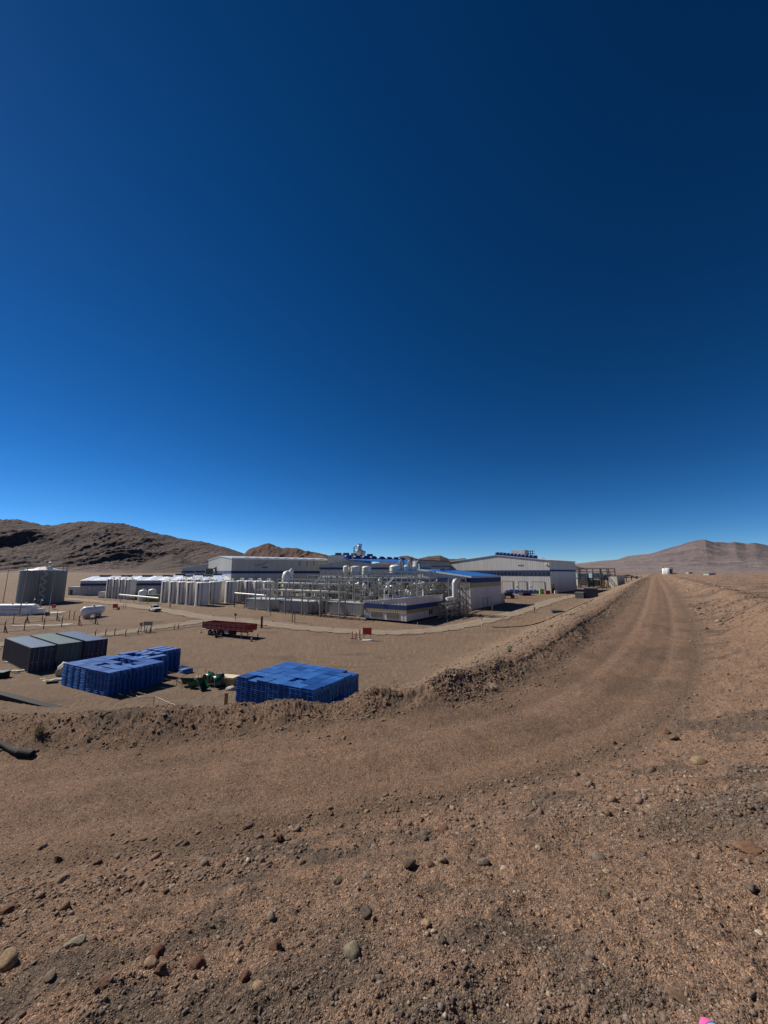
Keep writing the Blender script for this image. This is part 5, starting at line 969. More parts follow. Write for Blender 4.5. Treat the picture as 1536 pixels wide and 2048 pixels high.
def board(px0, px1, pt, pb, base, lab, m='steel', name='sign_board', rz=0, th=.06):
    p = gp((px0 + px1) / 2, base); w = (px1 - px0) / 790 * p.y; z0, z1 = at(px0, pb, p.y).z - p.z, at(px0, pt, p.y).z - p.z; t = thing(name, lab, 'sign', p, rz)
    MB().box((0, 0, (z0 + z1) / 2), (w, th, z1 - z0)).build('panel', M[m], t); fm = MB().box((0, 0, z1), (w + .08, th + .04, .06)).box((0, 0, z0), (w + .08, th + .04, .06)).build('frame', M['dsteel'], t)
    for x in ((-w * .38, w * .38) if px1 - px0 > 8 else (0,)): MB().box((x, .05, z1 / 2), (.09, .09, z1)).build('leg', M['steel'] if m == 'red' else M['dsteel'], t)
    return t, w, z0, z1
board(278.5, 284, 1245.5, 1251, 1264.5, 'small square dark sign left of the wide one by the track'); board(286, 303.5, 1243.5, 1250, 1264, 'wide dark sign board on two legs by the track')
t, w, z0, z1 = board(725.5, 743, 1256, 1268, 1281, 'red sign board on a pale frame in the middle of the yard', 'red', th=.08); MB().box((0, -.3, .08), (w * 1.1, .9, .14)).build('foot', M['white'], t)
def barrier(px, py, h, lab):
    t = thing('barrier_post', lab, 'barrier', gp(px, py)); MB().lathe([(.14, .06), (.14, h), (.06, h + .08), (0, h + .08)], n=10).build('shaft', M['orange'], t); MB().lathe([(.3, 0), (.3, .08), (0, .1)], n=10).build('base', M['rubber'], t)
    for i in range(3): MB().lathe([(.15, h * (.25 + .25 * i)), (.15, h * (.33 + .25 * i))], n=10).build('white_band', M['white'], t)
barrier(719, 1278, 1.6, 'orange and white barrier post nearest the red sign'); barrier(712, 1278, 1.1, 'leaning orange barrier post, middle of three'); barrier(704, 1277.5, 1.2, 'thin striped barrier post, leftmost of three')
p = gp(715, 1279); t = thing('white_rail', 'white rail on the ground linking the barrier posts and red sign', 'rail', p); MB().tube([(-.2, 0, .1), (.9, 0, .1)], .06, 6).build('rail', M['white'], t); MB().box((.3, 0, .04), (.2, .4, .08)).build('foot', M['white'], t)
for px, py, h, m, lab in ((963.5, 1253, 2.0, 'white', 'short white marker post by the yard track'), (1069.5, 1228, 1.8, 'dsteel', 'dark marker post beside the yard track, left of the blue tray'), (1120, 1197, 1.2, 'dsteel', 'tiny dark marker post near the warehouse, left of two'), (1135.5, 1194, 1.2, 'dsteel', 'tiny dark marker post near the warehouse, right of two'), (835, 1250.5, .6, 'white', 'tiny white marker at the foot of the switch house'), (895, 1246, .7, 'steel', 'short grey peg right of the switch house'), (985, 1224, 2.0, 'steel', 'grey marker plate in front of the blue roofed hall'), (541, 1231, 1.8, 'steel', 'thin post in front of the first grey container'), (662, 1234, 1.0, 'dsteel', 'short stake before the right grey container')):
    post(px, py, h, lab, m, w=.12, head=(.34, .6, m) if h > 1.7 else None)
for px, lab in ((584.5, 'left one of two close grey posts before the racks'), (589.5, 'right one of two close grey posts before the racks')): post(px, 1245, 3.6, lab, 'steel', w=.16, name='gate_post')
# ---------------------------------------------------------------- objects at the right
def box_crate(p, rz, L, W, H, m, lab, n=6, cat='crate', name='timber_crate'):
    t = thing(name, lab, cat, p, rz); b = MB(); b.box((L / 2, W / 2, H / 2 + .2), (L, W, H)); b.build('body', M[m], t); b = MB()
    for i in range(n + 1): b.box((i * L / n, -.04, H / 2 + .2), (.14, .08, H)); b.box((i * L / n, W + .04, H / 2 + .2), (.14, .08, H))
    for i in range(4): b.box((L + .04, i * W / 3, H / 2 + .2), (.08, .14, H)); b.box((-.04, i * W / 3, H / 2 + .2), (.08, .14, H))
    for z in (.28, H + .12): b.box((L / 2, -.05, z), (L + .1, .1, .14)); b.box((L + .05, W / 2, z), (.1, W + .1, .14))
    b.build('batten', M['steel'] if m != 'slag' else M['contn'], t); b = MB(); [b.box((x, W / 2, .1), (.3, W, .2)) for x in (.4, L / 2, L - .4)]; b.build('skid', M['dsteel'], t); MB().box((L / 2, W / 2, H + .24), (L + .2, W + .2, .08)).build('lid', M['steel'], t)
pa, pb = gp(1170, 1198), gp(1194, 1199); box_crate(pa, face_to(pa, pb), (pb - pa).length, 6.0, 4.0, 'slag', 'big slate blue crate with battens beside the embankment at right')
pa, pb = gp(1151, 1197.5), gp(1167, 1198.3); box_crate(pa, face_to(pa, pb), (pb - pa).length, 3.0, 2.3, 'contn', 'low dark slatted crate left of the slate blue one', 9)
pa, pb = gp(1105.5, 1228.5), gp(1130, 1229); t = thing('blue_tray', 'low dark blue open tray on the sand near the embankment', 'tray', pa, face_to(pa, pb)); L = (pb - pa).length; b = MB()
b.box((L / 2, 1, .12), (L, 2, .12)); b.build('floor', M['contn'], t); b = MB(); b.box((L / 2, 0, .45), (L, .1, .8)).box((L / 2, 2, .45), (L, .1, .8)).box((0, 1, .45), (.1, 2, .8)).box((L, 1, .45), (.1, 2, .8)); [b.box((L * i / 6, -.06, .45), (.14, .08, .8)) for i in range(7)]; b.build('side', M['contb'], t); MB().bar((L, 1, .5), (L + .8, .6, .05), .08).build('drawbar', M['dsteel'], t)
line('hose', [(985, 1256), (1010, 1256.5), (1035, 1255.8), (1060, 1254.5), (1085, 1251.5), (1108, 1244), (1128, 1236), (1142, 1229), (1150, 1225), (1165, 1218), (1188, 1206)], .13, M['hose'], 'dark brown hose curving across the sand to the embankment', 'hose')
# low pallets row in front of the warehouse
pw = random.Random(9); wl_ = ['first', 'second', 'third', 'fourth', 'fifth', 'sixth', 'seventh', 'eighth', 'ninth', 'tenth', 'eleventh', 'twelfth', 'thirteenth', 'fourteenth', 'fifteenth', 'sixteenth']
for i in range(16):
    px = 1013 + i * 4.4; p = gp(px, 1186.5 + (.6 if i > 3 else 0)); t = thing('pallet_stack', 'blue pallet stack before the warehouse doors, %s from the left' % wl_[i], 'pallet stack', p, .1 + pw.gauss(0, .1), 'blue pallet stacks along the warehouse front'); b = MB(); h = pw.choice((7, 8, 9))
    for l in range(h): b.box((0, 0, l * .2 + .15), (.95 + .1 * (l % 2), 1.1, .12)); [b.box((x, y, l * .2 + .05), (.14, .14, .1)) for x in (-.38, .38) for y in (-.45, .45)]
    b.build('pallets', M['pallet'], t)
cabinet(1083.5, 1188, 1.9, 2.2, 'lime', 'lime green bin at the warehouse corner', False, 'waste_bin', 'bin'); cabinet(1096, 1188, 1.8, 1.5, 'red', 'red container box at the warehouse corner', False, 'red_skip', 'skip'); cabinet(1112, 1187.5, 1.2, 1.4, 'stonew', 'pale grey box beside the dark warehouse door', False, 'utility_box', 'box')
t = thing('compressor_trailer', 'dark blue wheeled compressor with orange wheel near the blue roofed hall', 'trailer', gp(1018, 1197), .1); MB().box((-1, 1, 1.6), (5, 2.2, 1.3)).box((.5, 1, 2.3), (2, 2, .5)).build('body', M['contn'], t); wheel(t, 1.4, -.2, .85, .85, .4, hub='orange'); wheel(t, -2.0, -.2, .6, .6, .3); MB().bar((2, 1, .9), (4.6, 1, .5), .12).build('drawbar', M['dsteel'], t)
board(1038, 1046, 1185, 1190, 1197.5, 'small pale table sign between the wheeled compressor and drawbar', 'wall'); t = thing('pipe_bundle', 'low dark bundle on skids in front of the blue pallet row', 'bundle', gp(1052, 1191.5), .05); MB().box((0, 0, .7), (4, 1.2, .9)).build('load', M['black'], t); MB().bar((-2, 0, .15), (4, 0, .15), .2).build('skid', M['wood'], t)
# far water tank on the horizon and huts
p = at(1335, 1150.3, 300); r = 3.1; t = thing('water_tank', 'white tank with dark frame standing where the road meets the horizon', 'tank', (p.x, p.y, float(terrain(np.array([p.x]), np.array([p.y]))[0][0]))); h = at(1335, 1135.5, 300).z - t.location.z
MB().lathe([(r, 0), (r, h * .88), (r * .5, h * .97), (0, h)], n=28).build('shell', M['white'], t); b = MB(); [b.box((x, y, h / 2 + .2), (.25, .25, h + .4)) for x, y in ((r + .4, -1), (-r - .4, -1), (r + .4, 1))]; b.box((0, -1, h + .3), (2 * r + 1, .2, .2)); b.build('frame', M['dsteel'], t); MB().box((.6, -r - .1, h * .42), (1.2, .3, h * .7)).build('door', M['black'], t); MB().tube([(-r + .3, 0, h), (-r + .3, 0, h + 1.5)], .1, 6).lathe([(.25, h + 1.5), (.25, h + 2.2), (0, h + 2.3)], (-r + .3, 0, 0), 8).build('antenna', M['steel'], t)
for px, pt, pb, w, Y, lab in ((1378.5, 1144.5, 1149.3, 3.2, 330, 'tiny grey hut on the plain right of the horizon tank'), (1419.5, 1146.5, 1152.6, 2.6, 150, 'tiny grey box farthest right on the plain'), (1349, 1146.5, 1150, 2.6, 300, 'dark low box touching the horizon tank')):
    p = at(px, pb, Y); z = float(terrain(np.array([p.x]), np.array([Y * 1.]))[0][0]); h = at(px, pt, Y).z - z; t = thing('field_hut', lab, 'hut', (p.x, Y, z)); MB().box((0, 0, h / 2), (w, w, h)).build('wall', M['wall2'], t); MB().box((0, 0, h + .05), (w + .3, w + .3, .12)).build('roof', M['steel'], t)
p = at(1300, 1150, 420); o = MB(); [o.box((-60 + i * 6, 0, .4), (6.2, 3, .8 + .3 * (i % 3))) for i in range(18)]; o = o.build('dark_berm', M['hose']); o.location = (p.x - 10, 420, float(gy(np.array([420.]))[0]) + 1.2); tag(o, kind='structure')
# dirt track through the yard
def strip(name, pts, w, mat, z=.03):
    P_ = [gp(*p) for p in pts]; Q_ = []
    for i in range(len(P_) - 1):
        p0, p1, p2, p3 = P_[max(i - 1, 0)], P_[i], P_[i + 1], P_[min(i + 2, len(P_) - 1)]
        for k in range(14):
            t_ = k / 14; Q_.append(.5 * (2 * p1 + (p2 - p0) * t_ + (2 * p0 - 5 * p1 + 4 * p2 - p3) * t_ * t_ + (3 * p1 - p0 - 3 * p2 + p3) * t_**3))
    Q_.append(P_[-1]); V = []; C = []; NW = 13
    for i, q in enumerate(Q_):
        d = (Q_[min(i + 1, len(Q_) - 1)] - Q_[max(i - 1, 0)]); d.z = 0; d.normalize(); n = Vector((-d.y, d.x, 0)); ww = w if not callable(w) else w(i / len(Q_))
        for j in range(NW):
            f = -1 + 2 * j / (NW - 1); jit = (.5 * math.sin(i * .9 + j) + .4 * math.sin(i * 2.3)) * (abs(f) == 1); c = q + n * (f * ww / 2 + jit); V.append(c); C.append(f)
    V = np.array([v[:] for v in V]); zz, _ = terrain(V[:, 0], V[:, 1]); C = np.array(C); V[:, 2] = np.maximum(zz, gy(V[:, 1])) + z + .05 * (1 - np.abs(C)) + .10 * np.exp(-((np.abs(C) - .93) / .08) ** 2)
    n_ = len(Q_); ii = np.arange(n_)[:, None] * NW + np.arange(NW)[None]; Qf = np.stack([ii[:-1, :-1], ii[1:, :-1], ii[1:, 1:], ii[:-1, 1:]], -1).reshape(-1, 4)
    col = np.array((.265, .215, .168)) * np.ones((len(V), 3)); col *= (1 + .12 * fbm(V[:, 0] * .5, V[:, 1] * .5, 3, 7))[:, None]; col = np.where((np.abs(C) > .8)[:, None], col * .78, col); col = np.where((np.abs(np.abs(C) - .4) < .12)[:, None], col * 1.1, col)
    return tag(np_mesh(name, V, Qf, mat, True, col), kind='structure')
strip('yard_track', [(-80, 1308), (0, 1289), (120, 1279), (215, 1268.5), (290, 1258), (350, 1250), (420, 1241.5), (500, 1243), (580, 1253), (660, 1260), (740, 1264.5), (800, 1265), (870, 1260), (940, 1248), (1000, 1234), (1060, 1216), (1110, 1200), (1150, 1191)], 6.0, M_ground)
strip('side_track', [(130, 1197), (200, 1203), (270, 1212), (340, 1222), (420, 1236), (500, 1240)], 6.0, M_ground, .02)
strip('side_track', [(370, 1249), (300, 1262), (200, 1275)], 2.2, M_ground, .02) if 0 else None
# ---------------------------------------------------------------- process area: racks, skids, vessels
DU = Vector((-.82, .57, 0)).normalized(); DV = Vector((.57, .82, 0)).normalized(); RZV = math.atan2(DV.y, DV.x)   # local x = away, local y = to the left
pr_ = random.Random(21)
def skid_container(px, base, L, D, H, lab, m='wall2', door=True):
    p = gp(px, base); t = thing('grey_container', lab, 'container', p, RZV); b = MB(); corr_panel(b, (0, L), (0, 0), .35, H, .07, .4); b.build('long_side', M[m], t); b = MB(); corr_panel(b, (0, 0), (D, 0), .35, H, .07, .4); b.build('end', M[m], t)
    b = MB(); corr_panel(b, (D, 0), (D, L), .35, H, .07, .4); corr_panel(b, (D, L), (0, L), .35, H, .07, .4); b.build('back', M[m], t)
    MB().box((D / 2, L / 2, H + .02), (D + .1, L + .1, .12)).build('roof', M['roof'], t); b = MB(); [b.box((x, y, H / 2 + .1), (.16, .16, H)) for x in (0, D) for y in (0, L)]; b.box((0, L / 2, .4), (.14, L, .2)).box((D / 2, 0, .4), (D, .14, .2)); b.build('frame', M['steel'], t)
    b = MB(); [b.box((D / 2, y, .13), (D + .6, .7, .26)) for y in (.8, L / 2, L - .8)]; b.build('foot', M['conc'], t); MB().box((-.06, L - 1.0, H - .45), (.04, 1.1, .22)).build('nameplate', M['navy'], t)
    if door: d = MB().box((D * .35, -.06, 1.45), (.95, .06, 2.0)).build('door', M['steel'], t); MB().box((D * .35 + .3, -.11, 1.4), (.06, .05, .2)).build('handle', M['dsteel'], d)
    return t
skid_container(540, 1222, 11.5, 6.5, 3.1, 'corrugated grey container at the left end of the racks')
skid_container(615, 1228.5, 11.8, 6.5, 3.2, 'corrugated grey container in the middle, below the racks')
skid_container(722, 1234.5, 11.8, 5.0, 3.4, 'corrugated grey container with striped shadow beside the switch house')
skid_container(653, 1224, 4.5, 3, 3.2, 'short grey container set back between the middle and right ones')
def rack(origin, L, W, H, levels, lab, axis='u', bays=None, pipes=4, m='steel'):
    """steel portal rack; local x along the run"""
    d = DU if axis == 'u' else DV; t = thing('pipe_rack', lab, 'pipe rack', origin, math.atan2(d.y, d.x), 'steel pipe racks of the process area'); n = bays or max(1, round(L / 5)); w = .287
    for i in range(n + 1):
        b = MB(); x = i * L / n
        for y in (0, W): b.box((x, y, H / 2), (w, w, H)); b.box((x, y, .15), (.5, .5, .3))
        for z in levels: b.box((x, W / 2, z), (w * .8, W, w))
        if i % 2 == 0: b.bar((x, 0, levels[0]), (x, W, levels[-1]), .1)
        b.build('portal_frame', M[m], t)
    b = MB()
    for z in levels:
        for y in (0, W): b.box((L / 2, y, z), (L, w * .7, w * .9))
    for i in range(n):
        if i % 2: b.bar((i * L / n, 0, .3), ((i + 1) * L / n, 0, levels[0]), .09); b.bar(((i + 1) * L / n, 0, .3), (i * L / n, 0, levels[0]), .09)
    b.build('longitudinal_beam', M[m], t)
    for k in range(max(2, pipes // 2)):                       # short insulated bright runs
        b = MB(); z = pr_.choice(levels[:-1]) + .3; x0 = pr_.uniform(0, L - 4); y = pr_.uniform(0, W); l_ = pr_.uniform(1.5, 4); b.tube([(x0, y, z - .8), (x0, y, z), (x0 + l_, y, z), (x0 + l_, y, z + .5)], pr_.uniform(.15, .28), 8); b.build('insulated_pipe', M['white'], t)
    for k in range(pipes):
        b = MB(); z = pr_.choice(levels[:-1]) + .22; y = W * (.15 + .7 * k / max(1, pipes - 1)); r_ = pr_.choice((.07, .1, .14, .2)); x0, x1 = sorted((pr_.uniform(-.05, .35) * L, pr_.uniform(.6, 1.05) * L)); pts = [(x0, y, z - pr_.uniform(1, 3)), (x0, y, z), (x1, y, z)]
        if pr_.random() < .5: pts.append((x1, y, z - pr_.uniform(1, 2.5)))
        b.tube(pts, r_, 8); b.build('pipe', M['steel'] if k % 2 else M['wall2'], t)
    return t
O = lambda px, py, du=0, dv=0: (lambda p: Vector((p.x, p.y, p.z)))(gp(px, py) + DU * du + DV * dv)
rack(gp(690, 1236), 33, 2.2, 8.3, (4.3, 6.2, 8.2), 'nearest long pipe rack standing in front of the grey containers', bays=5, pipes=6)
rack(gp(690, 1236) + DV * 9.5 - DU * 2, 36, 2.6, 9.3, (3.6, 5.6, 7.8, 9.2), 'second pipe rack directly behind the grey containers', pipes=7)
rack(gp(690, 1236) + DV * 19 - DU * 10, 40, 3, 10.6, (4, 6.5, 8.6, 10.4), 'third pipe rack under the three right vessels', pipes=8)
rack(gp(690, 1236) + DV * 30 - DU * 10, 44, 3.5, 11.8, (4, 6.8, 9.4, 11.5), 'fourth pipe rack carrying the white vessels', pipes=8)
rack(gp(690, 1236) + DV * 42 - DU * 4, 40, 3, 10.5, (5, 8, 10.3), 'rearmost pipe rack close to the fan roofed hall', pipes=6)
rack(gp(690, 1236) + DV * 4 + DU * 12, 30, 2, 6.8, (3.4, 5.2, 6.6), 'cross rack running back between the left and middle containers', 'v', pipes=5)
rack(gp(690, 1236) + DV * 5 - DU * 1, 34, 2, 7.4, (3.4, 5.4, 7.2), 'cross rack running back behind the right container', 'v', pipes=5)
rack(gp(690, 1236) + DV * 12 - DU * 14, 24, 2.2, 8.4, (3.6, 6, 8.2), 'cross rack running back behind the switch house', 'v', pipes=5)
rack(gp(893, 1238), 13, 2, 3.8, (1.2, 2.4, 3.6), 'low braced pipe rack right of the switch house', 'v', bays=5, pipes=4)
def vessel(px, pt, pb, w, Y, lab, legs=4.0, pipeloop=False, m='tank'):
    a, c = at(px, pb, Y), at(px, pt, Y); g_ = float(gy(np.array([Y * 1.]))[0]); r = w / 2 / 780 * Y; z0 = a.z - g_; h = c.z - a.z; t = thing('process_vessel', lab, 'vessel', (a.x, Y, g_), 0, 'white vessels raised on steelwork')
    MB().lathe([(r, z0), (r, z0 + h * .86)], n=24).build('shell', M[m], t); MB().lathe([(r * 1.03, z0 + h * .84), (r * 1.0, z0 + h * .9), (r * .6, z0 + h * .98), (0, z0 + h)], n=24).build('dome', M['white'], t); MB().lathe([(0, z0 - r * .9), (r * .5, z0 - r * .5), (r, z0)], n=24).build('cone_bottom', M[m], t)
    b = MB()
    for a_ in (.8, 2.3, 3.9, 5.5): b.box((r * 1.05 * math.cos(a_), r * 1.05 * math.sin(a_), (z0 + h * .3) / 2), (.2, .2, z0 + h * .3))
    b.build('leg', M['steel'], t)
    b = MB(); b.tube([(r + .25, -.2, z0 - 2), (r + .25, -.2, z0 + h), (r * .4, -.2, z0 + h + .5), (0, -.2, z0 + h)] if pipeloop else [(r + .2, 0, z0 - 1.5), (r + .2, 0, z0 + h * .95)], .14, 8); b.build('riser_pipe', M['pipe'], t)
    if pipeloop: MB().tube([(r + .9, 0, z0), (r + .9, 0, z0 + h + 1.2), (r + .4, 0, z0 + h + 1.9), (r - .3, 0, z0 + h + 1.2), (r - .3, 0, z0 + h)], .28, 8).build('vapour_duct', M['steel'], t)
    b = MB(); b.lathe([(r + .1, z0 + h * .1), (r + .8, z0 + h * .1), (r + .8, z0 + h * .1 + .1), (r + .1, z0 + h * .1 + .1)], n=16)
    for i in range(12): b.box(((r + .75) * math.cos(i * .5236), (r + .75) * math.sin(i * .5236), z0 + h * .1 + .55), (.05, .05, 1.0))
    b.build('walkway', M['steel'], t); return t
vessel(692.5, 1131, 1154, 13, 140, 'white vessel half hidden by a yellow mast, leftmost of three'); vessel(711.5, 1131.5, 1154, 19, 138, 'white vessel, middle of the left three'); vessel(732.5, 1132, 1154, 17, 141, 'grey white vessel, rightmost of the left three')
vessel(790.5, 1129.5, 1158, 22, 136, 'big pale vessel, left and nearest of the right three', pipeloop=True); vessel(812, 1130.5, 1155, 14, 142, 'pale vessel with hooped duct, middle of the right three', pipeloop=True); vessel(829, 1130.5, 1155, 13, 146, 'pale vessel with hooped duct, rightmost of the right three', pipeloop=True)
# evaporator column
p = at(572, 1190, 135); g_ = float(gy(np.array([135.]))[0]); t = thing('evaporator', 'white evaporator column with bulging top behind the left steel frame', 'vessel', (p.x, 135, g_))
h = at(572, 1139, 135).z - g_; MB().lathe([(1.5, 1.0), (1.6, h * .3), (1.6, h * .8), (1.2, h * .92), (0, h * .97)], n=20).build('shell', M['tank'], t)
MB().lathe([(.2, h * .8), (.75, h * .86), (.75, h * .98), (0, h * 1.05)], (1.6, 0, 0), 14).build('head', M['white'], t); MB().tube([(1.6, 0, h * .85), (2.4, 0, h * .6), (2.2, 0, h * .3)], .4, 8).tube([(-.8, 0, h * .9), (.8, 0, h * .95), (1.6, 0, h * .98)], .3, 8).build('bent_duct', M['white'], t); MB().tube([(-2.4, 0, 1), (-2.4, 0, h * .8), (-1.8, 0, h * .86)], .25, 8).build('side_pipe', M['dsteel'], t)
b = MB(); [b.box((x, y, h * .35), (.2, .2, h * .7)) for x in (-2.2, 2.8) for y in (-1.8, 1.8)]; b.box((.3, 0, h * .5), (5.2, 3.8, .15)); b.build('platform', M['yel'], t)
for px, Y, pt, lab in ((697.5, 137, 1124, 'yellow steel mast beside the leftmost white vessel'), (775.5, 137, 1131, 'yellow steel mast left of the right three vessels'), (554, 128, 1167, 'yellow green mast left of the evaporator foot')):
    p = at(px, pt, Y); g_ = float(gy(np.array([Y * 1.]))[0]); t = thing('yellow_mast', lab, 'mast', (p.x, Y, g_)); h = p.z - g_; b = MB(); [b.box((x, y, h / 2), (.14, .14, h)) for x in (-.35, .35) for y in (-.3, .3)]; b.build('upright', M['yel'], t); b = MB(); [b.box((0, 0, i * 1.1 + .5), (.9, .8, .1)) for i in range(int(h / 1.1))]; b.build('rung', M['yel'], t)
# white sloping ducts
for px, py, Y, lab in ((637, 1158, 108, 'slanting white chute at the left of the racks'), (702, 1158, 106, 'slanting white chute below the left vessels'), (782, 1161, 104, 'slanting white chute below the right vessels')):
    p = at(px, py, Y); g_ = float(gy(np.array([Y * 1.]))[0]); z = p.z - g_; t = thing('white_chute', lab, 'chute', (p.x, Y, g_)); b = MB(); b.poly([(-1.5, -.3, z - 1.1), (-.8, -.3, z - 1.1), (1.2, -.3, z + .9), (.5, -.3, z + .9)], (0, .6, 0)); b.box((2.6, 0, z + .8), (3.4, .6, .3)); b.build('duct', M['white'], t); MB().box((-.8, 0, z / 2 - .5), (.16, .16, z - 1)).box((2.5, 0, z / 2), (.16, .16, z)).build('support', M['steel'], t)
# stair tower with duct
p = gp(893, 1238) + DV * 9; t = thing('stair_tower', 'lattice stair tower with zigzag flights beside the blue roofed hall', 'stair tower', gp(921, 1232), RZV); H = 9.6
for x in (0, 4.2):
    for y in (0, 3.2): MB().box((x, y, H / 2), (.24, .24, H)).build('column', M['steel'], t)
b = MB()
for z in (.2, 2.4, 4.8, 7.2, 9.5): b.box((2.1, 0, z), (4.2, .16, .16)).box((2.1, 3.2, z), (4.2, .16, .16)).box((0, 1.6, z), (.16, 3.2, .16)).box((4.2, 1.6, z), (.16, 3.2, .16))
for i, z in enumerate((.2, 2.4, 4.8, 7.2)): b.bar((0, 0, z), (0, 3.2, z + 2.3), .1); b.bar((0, 3.2, z), (0, 0, z + 2.3), .1); b.bar((4.2, 0, z), (0, 0, z + 2.3), .1)
b.build('bracing', M['steel'], t)
for i, z in enumerate((.2, 2.5, 4.9, 7.3)):
    b = MB(); s_ = 1 if i % 2 else -1
    for k in range(10): b.box((2.1 + s_ * (-1.7 + .38 * k), .9 if i % 2 else 2.2, z + .23 * k), (.36, 1.0, .05))
    b.bar((2.1 - s_ * 1.8, .4, z + 1), (2.1 + s_ * 1.8, .4, z + 3.2), .06); b.build('stair_flight', M['dsteel'], t)
p = at(911, 1162, 104); t = thing('elbow_duct', 'thick silvery elbow duct dropping down left of the stair tower', 'duct', (p.x, 104, 0)); z = p.z
MB().tube([(-.2, .0, 5.2), (-.2, 0, z - .6), (0, .15, z - .15), (.4, .4, z)], .8, 10).build('duct', M['pipe'], t); MB().tube([(-2.8, -1.5, 4.9), (-.8, -.3, 5.1), (0, 0, 5.3)], .5, 8).build('lower_duct', M['white'], t); MB().box((-.2, 0, 2.8), (.3, .3, 4.8)).box((-2.6, -1.3, 2.7), (.2, .2, 4.4)).build('support', M['steel'], t)
# process skids: pumps, exchangers, small drums
kinds = ['pumps', 'heat exchangers', 'small drums', 'filter pots']; n = 0
spots = [(u_, v_) for v_ in (6, 12.5, 16, 23, 27, 34, 38) for u_ in (-9, -2, 5, 12, 19, 26)]
posn = ['left', 'centre left', 'centre', 'centre right', 'right', 'far right']
for u_, v_ in spots:
    if v_ == 6 and u_ > 0: continue
    base = gp(690, 1236) + DU * (u_ + pr_.uniform(-1, 1)) + DV * (v_ + pr_.uniform(-.6, .6)); base.z = float(gy(np.array([base.y]))[0]); k = pr_.randrange(4); row = (6, 12.5, 16, 23, 27, 34, 38).index(v_); colr = 5 - (-9, -2, 5, 12, 19, 26).index(u_)
    t = thing('process_skid', 'steel skid with %s in the %s row behind the containers, %s' % (kinds[k], ORD[row], ['far left', 'left', 'centre left', 'centre right', 'right', 'far right'][colr]), 'process skid', base, RZV + pr_.choice((0, 1.5708)), 'process skids among the pipe racks')
    b = MB(); lv = pr_.choice(((.15, 2.6, 5.0), (.15, 2.6, 5.0, 7.2), (.15, 3.2, 6.2)))
    for z in lv: b.box((0, 0, z), (4.4, 3.0, .16)) if z < 1 else b.box((0, -1.5, z), (4.4, .16, .2)).box((0, 1.5, z), (4.4, .16, .2)).box((-2.2, 0, z), (.16, 3, .2)).box((2.2, 0, z), (.16, 3, .2)).box((.6, 0, z), (1.8, 2.8, .06))
    for x in (-2.2, 2.2):
        for y in (-1.5, 1.5): b.box((x, y, lv[-1] / 2 + .5), (.16, .16, lv[-1] + 1.0))
    for z in lv[1:]: b.box((0, -1.5, z + 1), (4.4, .05, .06)).box((0, -1.5, z + .5), (4.4, .04, .05))
    b.build('frame', M['steel'], t)
    for j, z in enumerate(lv):
        for q in range(pr_.choice((2, 3))):
            x = -1.4 + q * 1.4 + pr_.uniform(-.2, .2); r_ = pr_.uniform(.25, .55); hh = pr_.uniform(.9, 1.7); Mx = Matrix.Translation((x, pr_.uniform(-.8, .8), z + .1 + (r_ if k == 1 else 0)))
            if k == 1: Mx = Mx @ Matrix.Rotation(R(90), 4, 'Y') @ Matrix.Translation((0, 0, -hh / 2))
            MB().lathe([(0, 0), (r_, .05), (r_, hh * .85), (r_ * .6, hh), (0, hh * 1.03)], n=12, M=Mx).build({0: 'pump', 1: 'heat_exchanger', 2: 'drum', 3: 'filter_pot'}[k], M[pr_.choice(('white', 'pipe', 'dsteel', 'steel', 'dsteel', 'slag'))], t)
    b = MB()
    for q in range(4):
        x, y = pr_.uniform(-2, 2), pr_.uniform(-1.4, 1.4); z1 = lv[-1] + pr_.uniform(-.6, 1.4); b.tube([(x, y, .4), (x, y, z1), (x + pr_.uniform(-1.5, 1.5), y, z1), (x + .3, y + pr_.uniform(-1, 1), z1 - .8)], pr_.choice((.06, .09, .13)), 6)
    b.build('piping', M['pipe'], t)
# ---------------------------------------------------------------- steelwork right of the warehouse
t = thing('steel_gantry', 'dark open steel gantry right of the big warehouse', 'gantry', gp(1160, 1177), .07); bx = t.location; w_ = .4
xs = [ (gp(px, 1177) - bx).x for px in (1160, 1177, 1205, 1223, 1236)]; Hg = 11.2
for x in xs:
    for y in (0, 7): MB().box((x, y, Hg / 2), (w_, w_, Hg)).build('column', M['dsteel'], t)
b = MB(); 
for z in (Hg, Hg * .84, Hg * .5): [b.box(((xs[0] + xs[-1]) / 2, y, z), (xs[-1] - xs[0], .3, .35)) for y in (0, 7)]
for x in xs: b.box((x, 3.5, Hg), (.3, 7, .35)); b.box((x, 3.5, Hg * .84), (.3, 7, .35))
b.bar((xs[2], 0, Hg * .5), (xs[3], 0, 0), .2); b.bar((xs[3], 0, Hg * .84), (xs[4], 0, Hg * .5), .2); b.build('beam', M['dsteel'], t)
def tealbox(px0, px1, pt, pb, Y, lab, m='teal'):
    a, c = at(px0, pb, Y), at(px1, pt, Y); g_ = float(gy(np.array([Y * 1.]))[0]); t = thing('cooling_unit', lab, 'cooling unit', (a.x, Y, g_)); w = c.x - a.x; h0, h1 = a.z - g_, c.z - g_
    MB().box((w / 2, 2, (h0 + h1) / 2), (w, 4, h1 - h0)).build('casing', M[m], t); b = MB(); [b.box((w * i / 6, -.05, (h0 + h1) / 2), (.12, .12, h1 - h0)) for i in range(7)]; b.box((w / 2, -.05, h1), (w + .3, .2, .2)); b.build('rib', M['roof'], t); b = MB(); [b.box((x, y, h0 / 2), (.3, .3, h0)) for x in (.2, w - .2) for y in (.2, 3.8)]; b.build('leg', M['dsteel'], t)
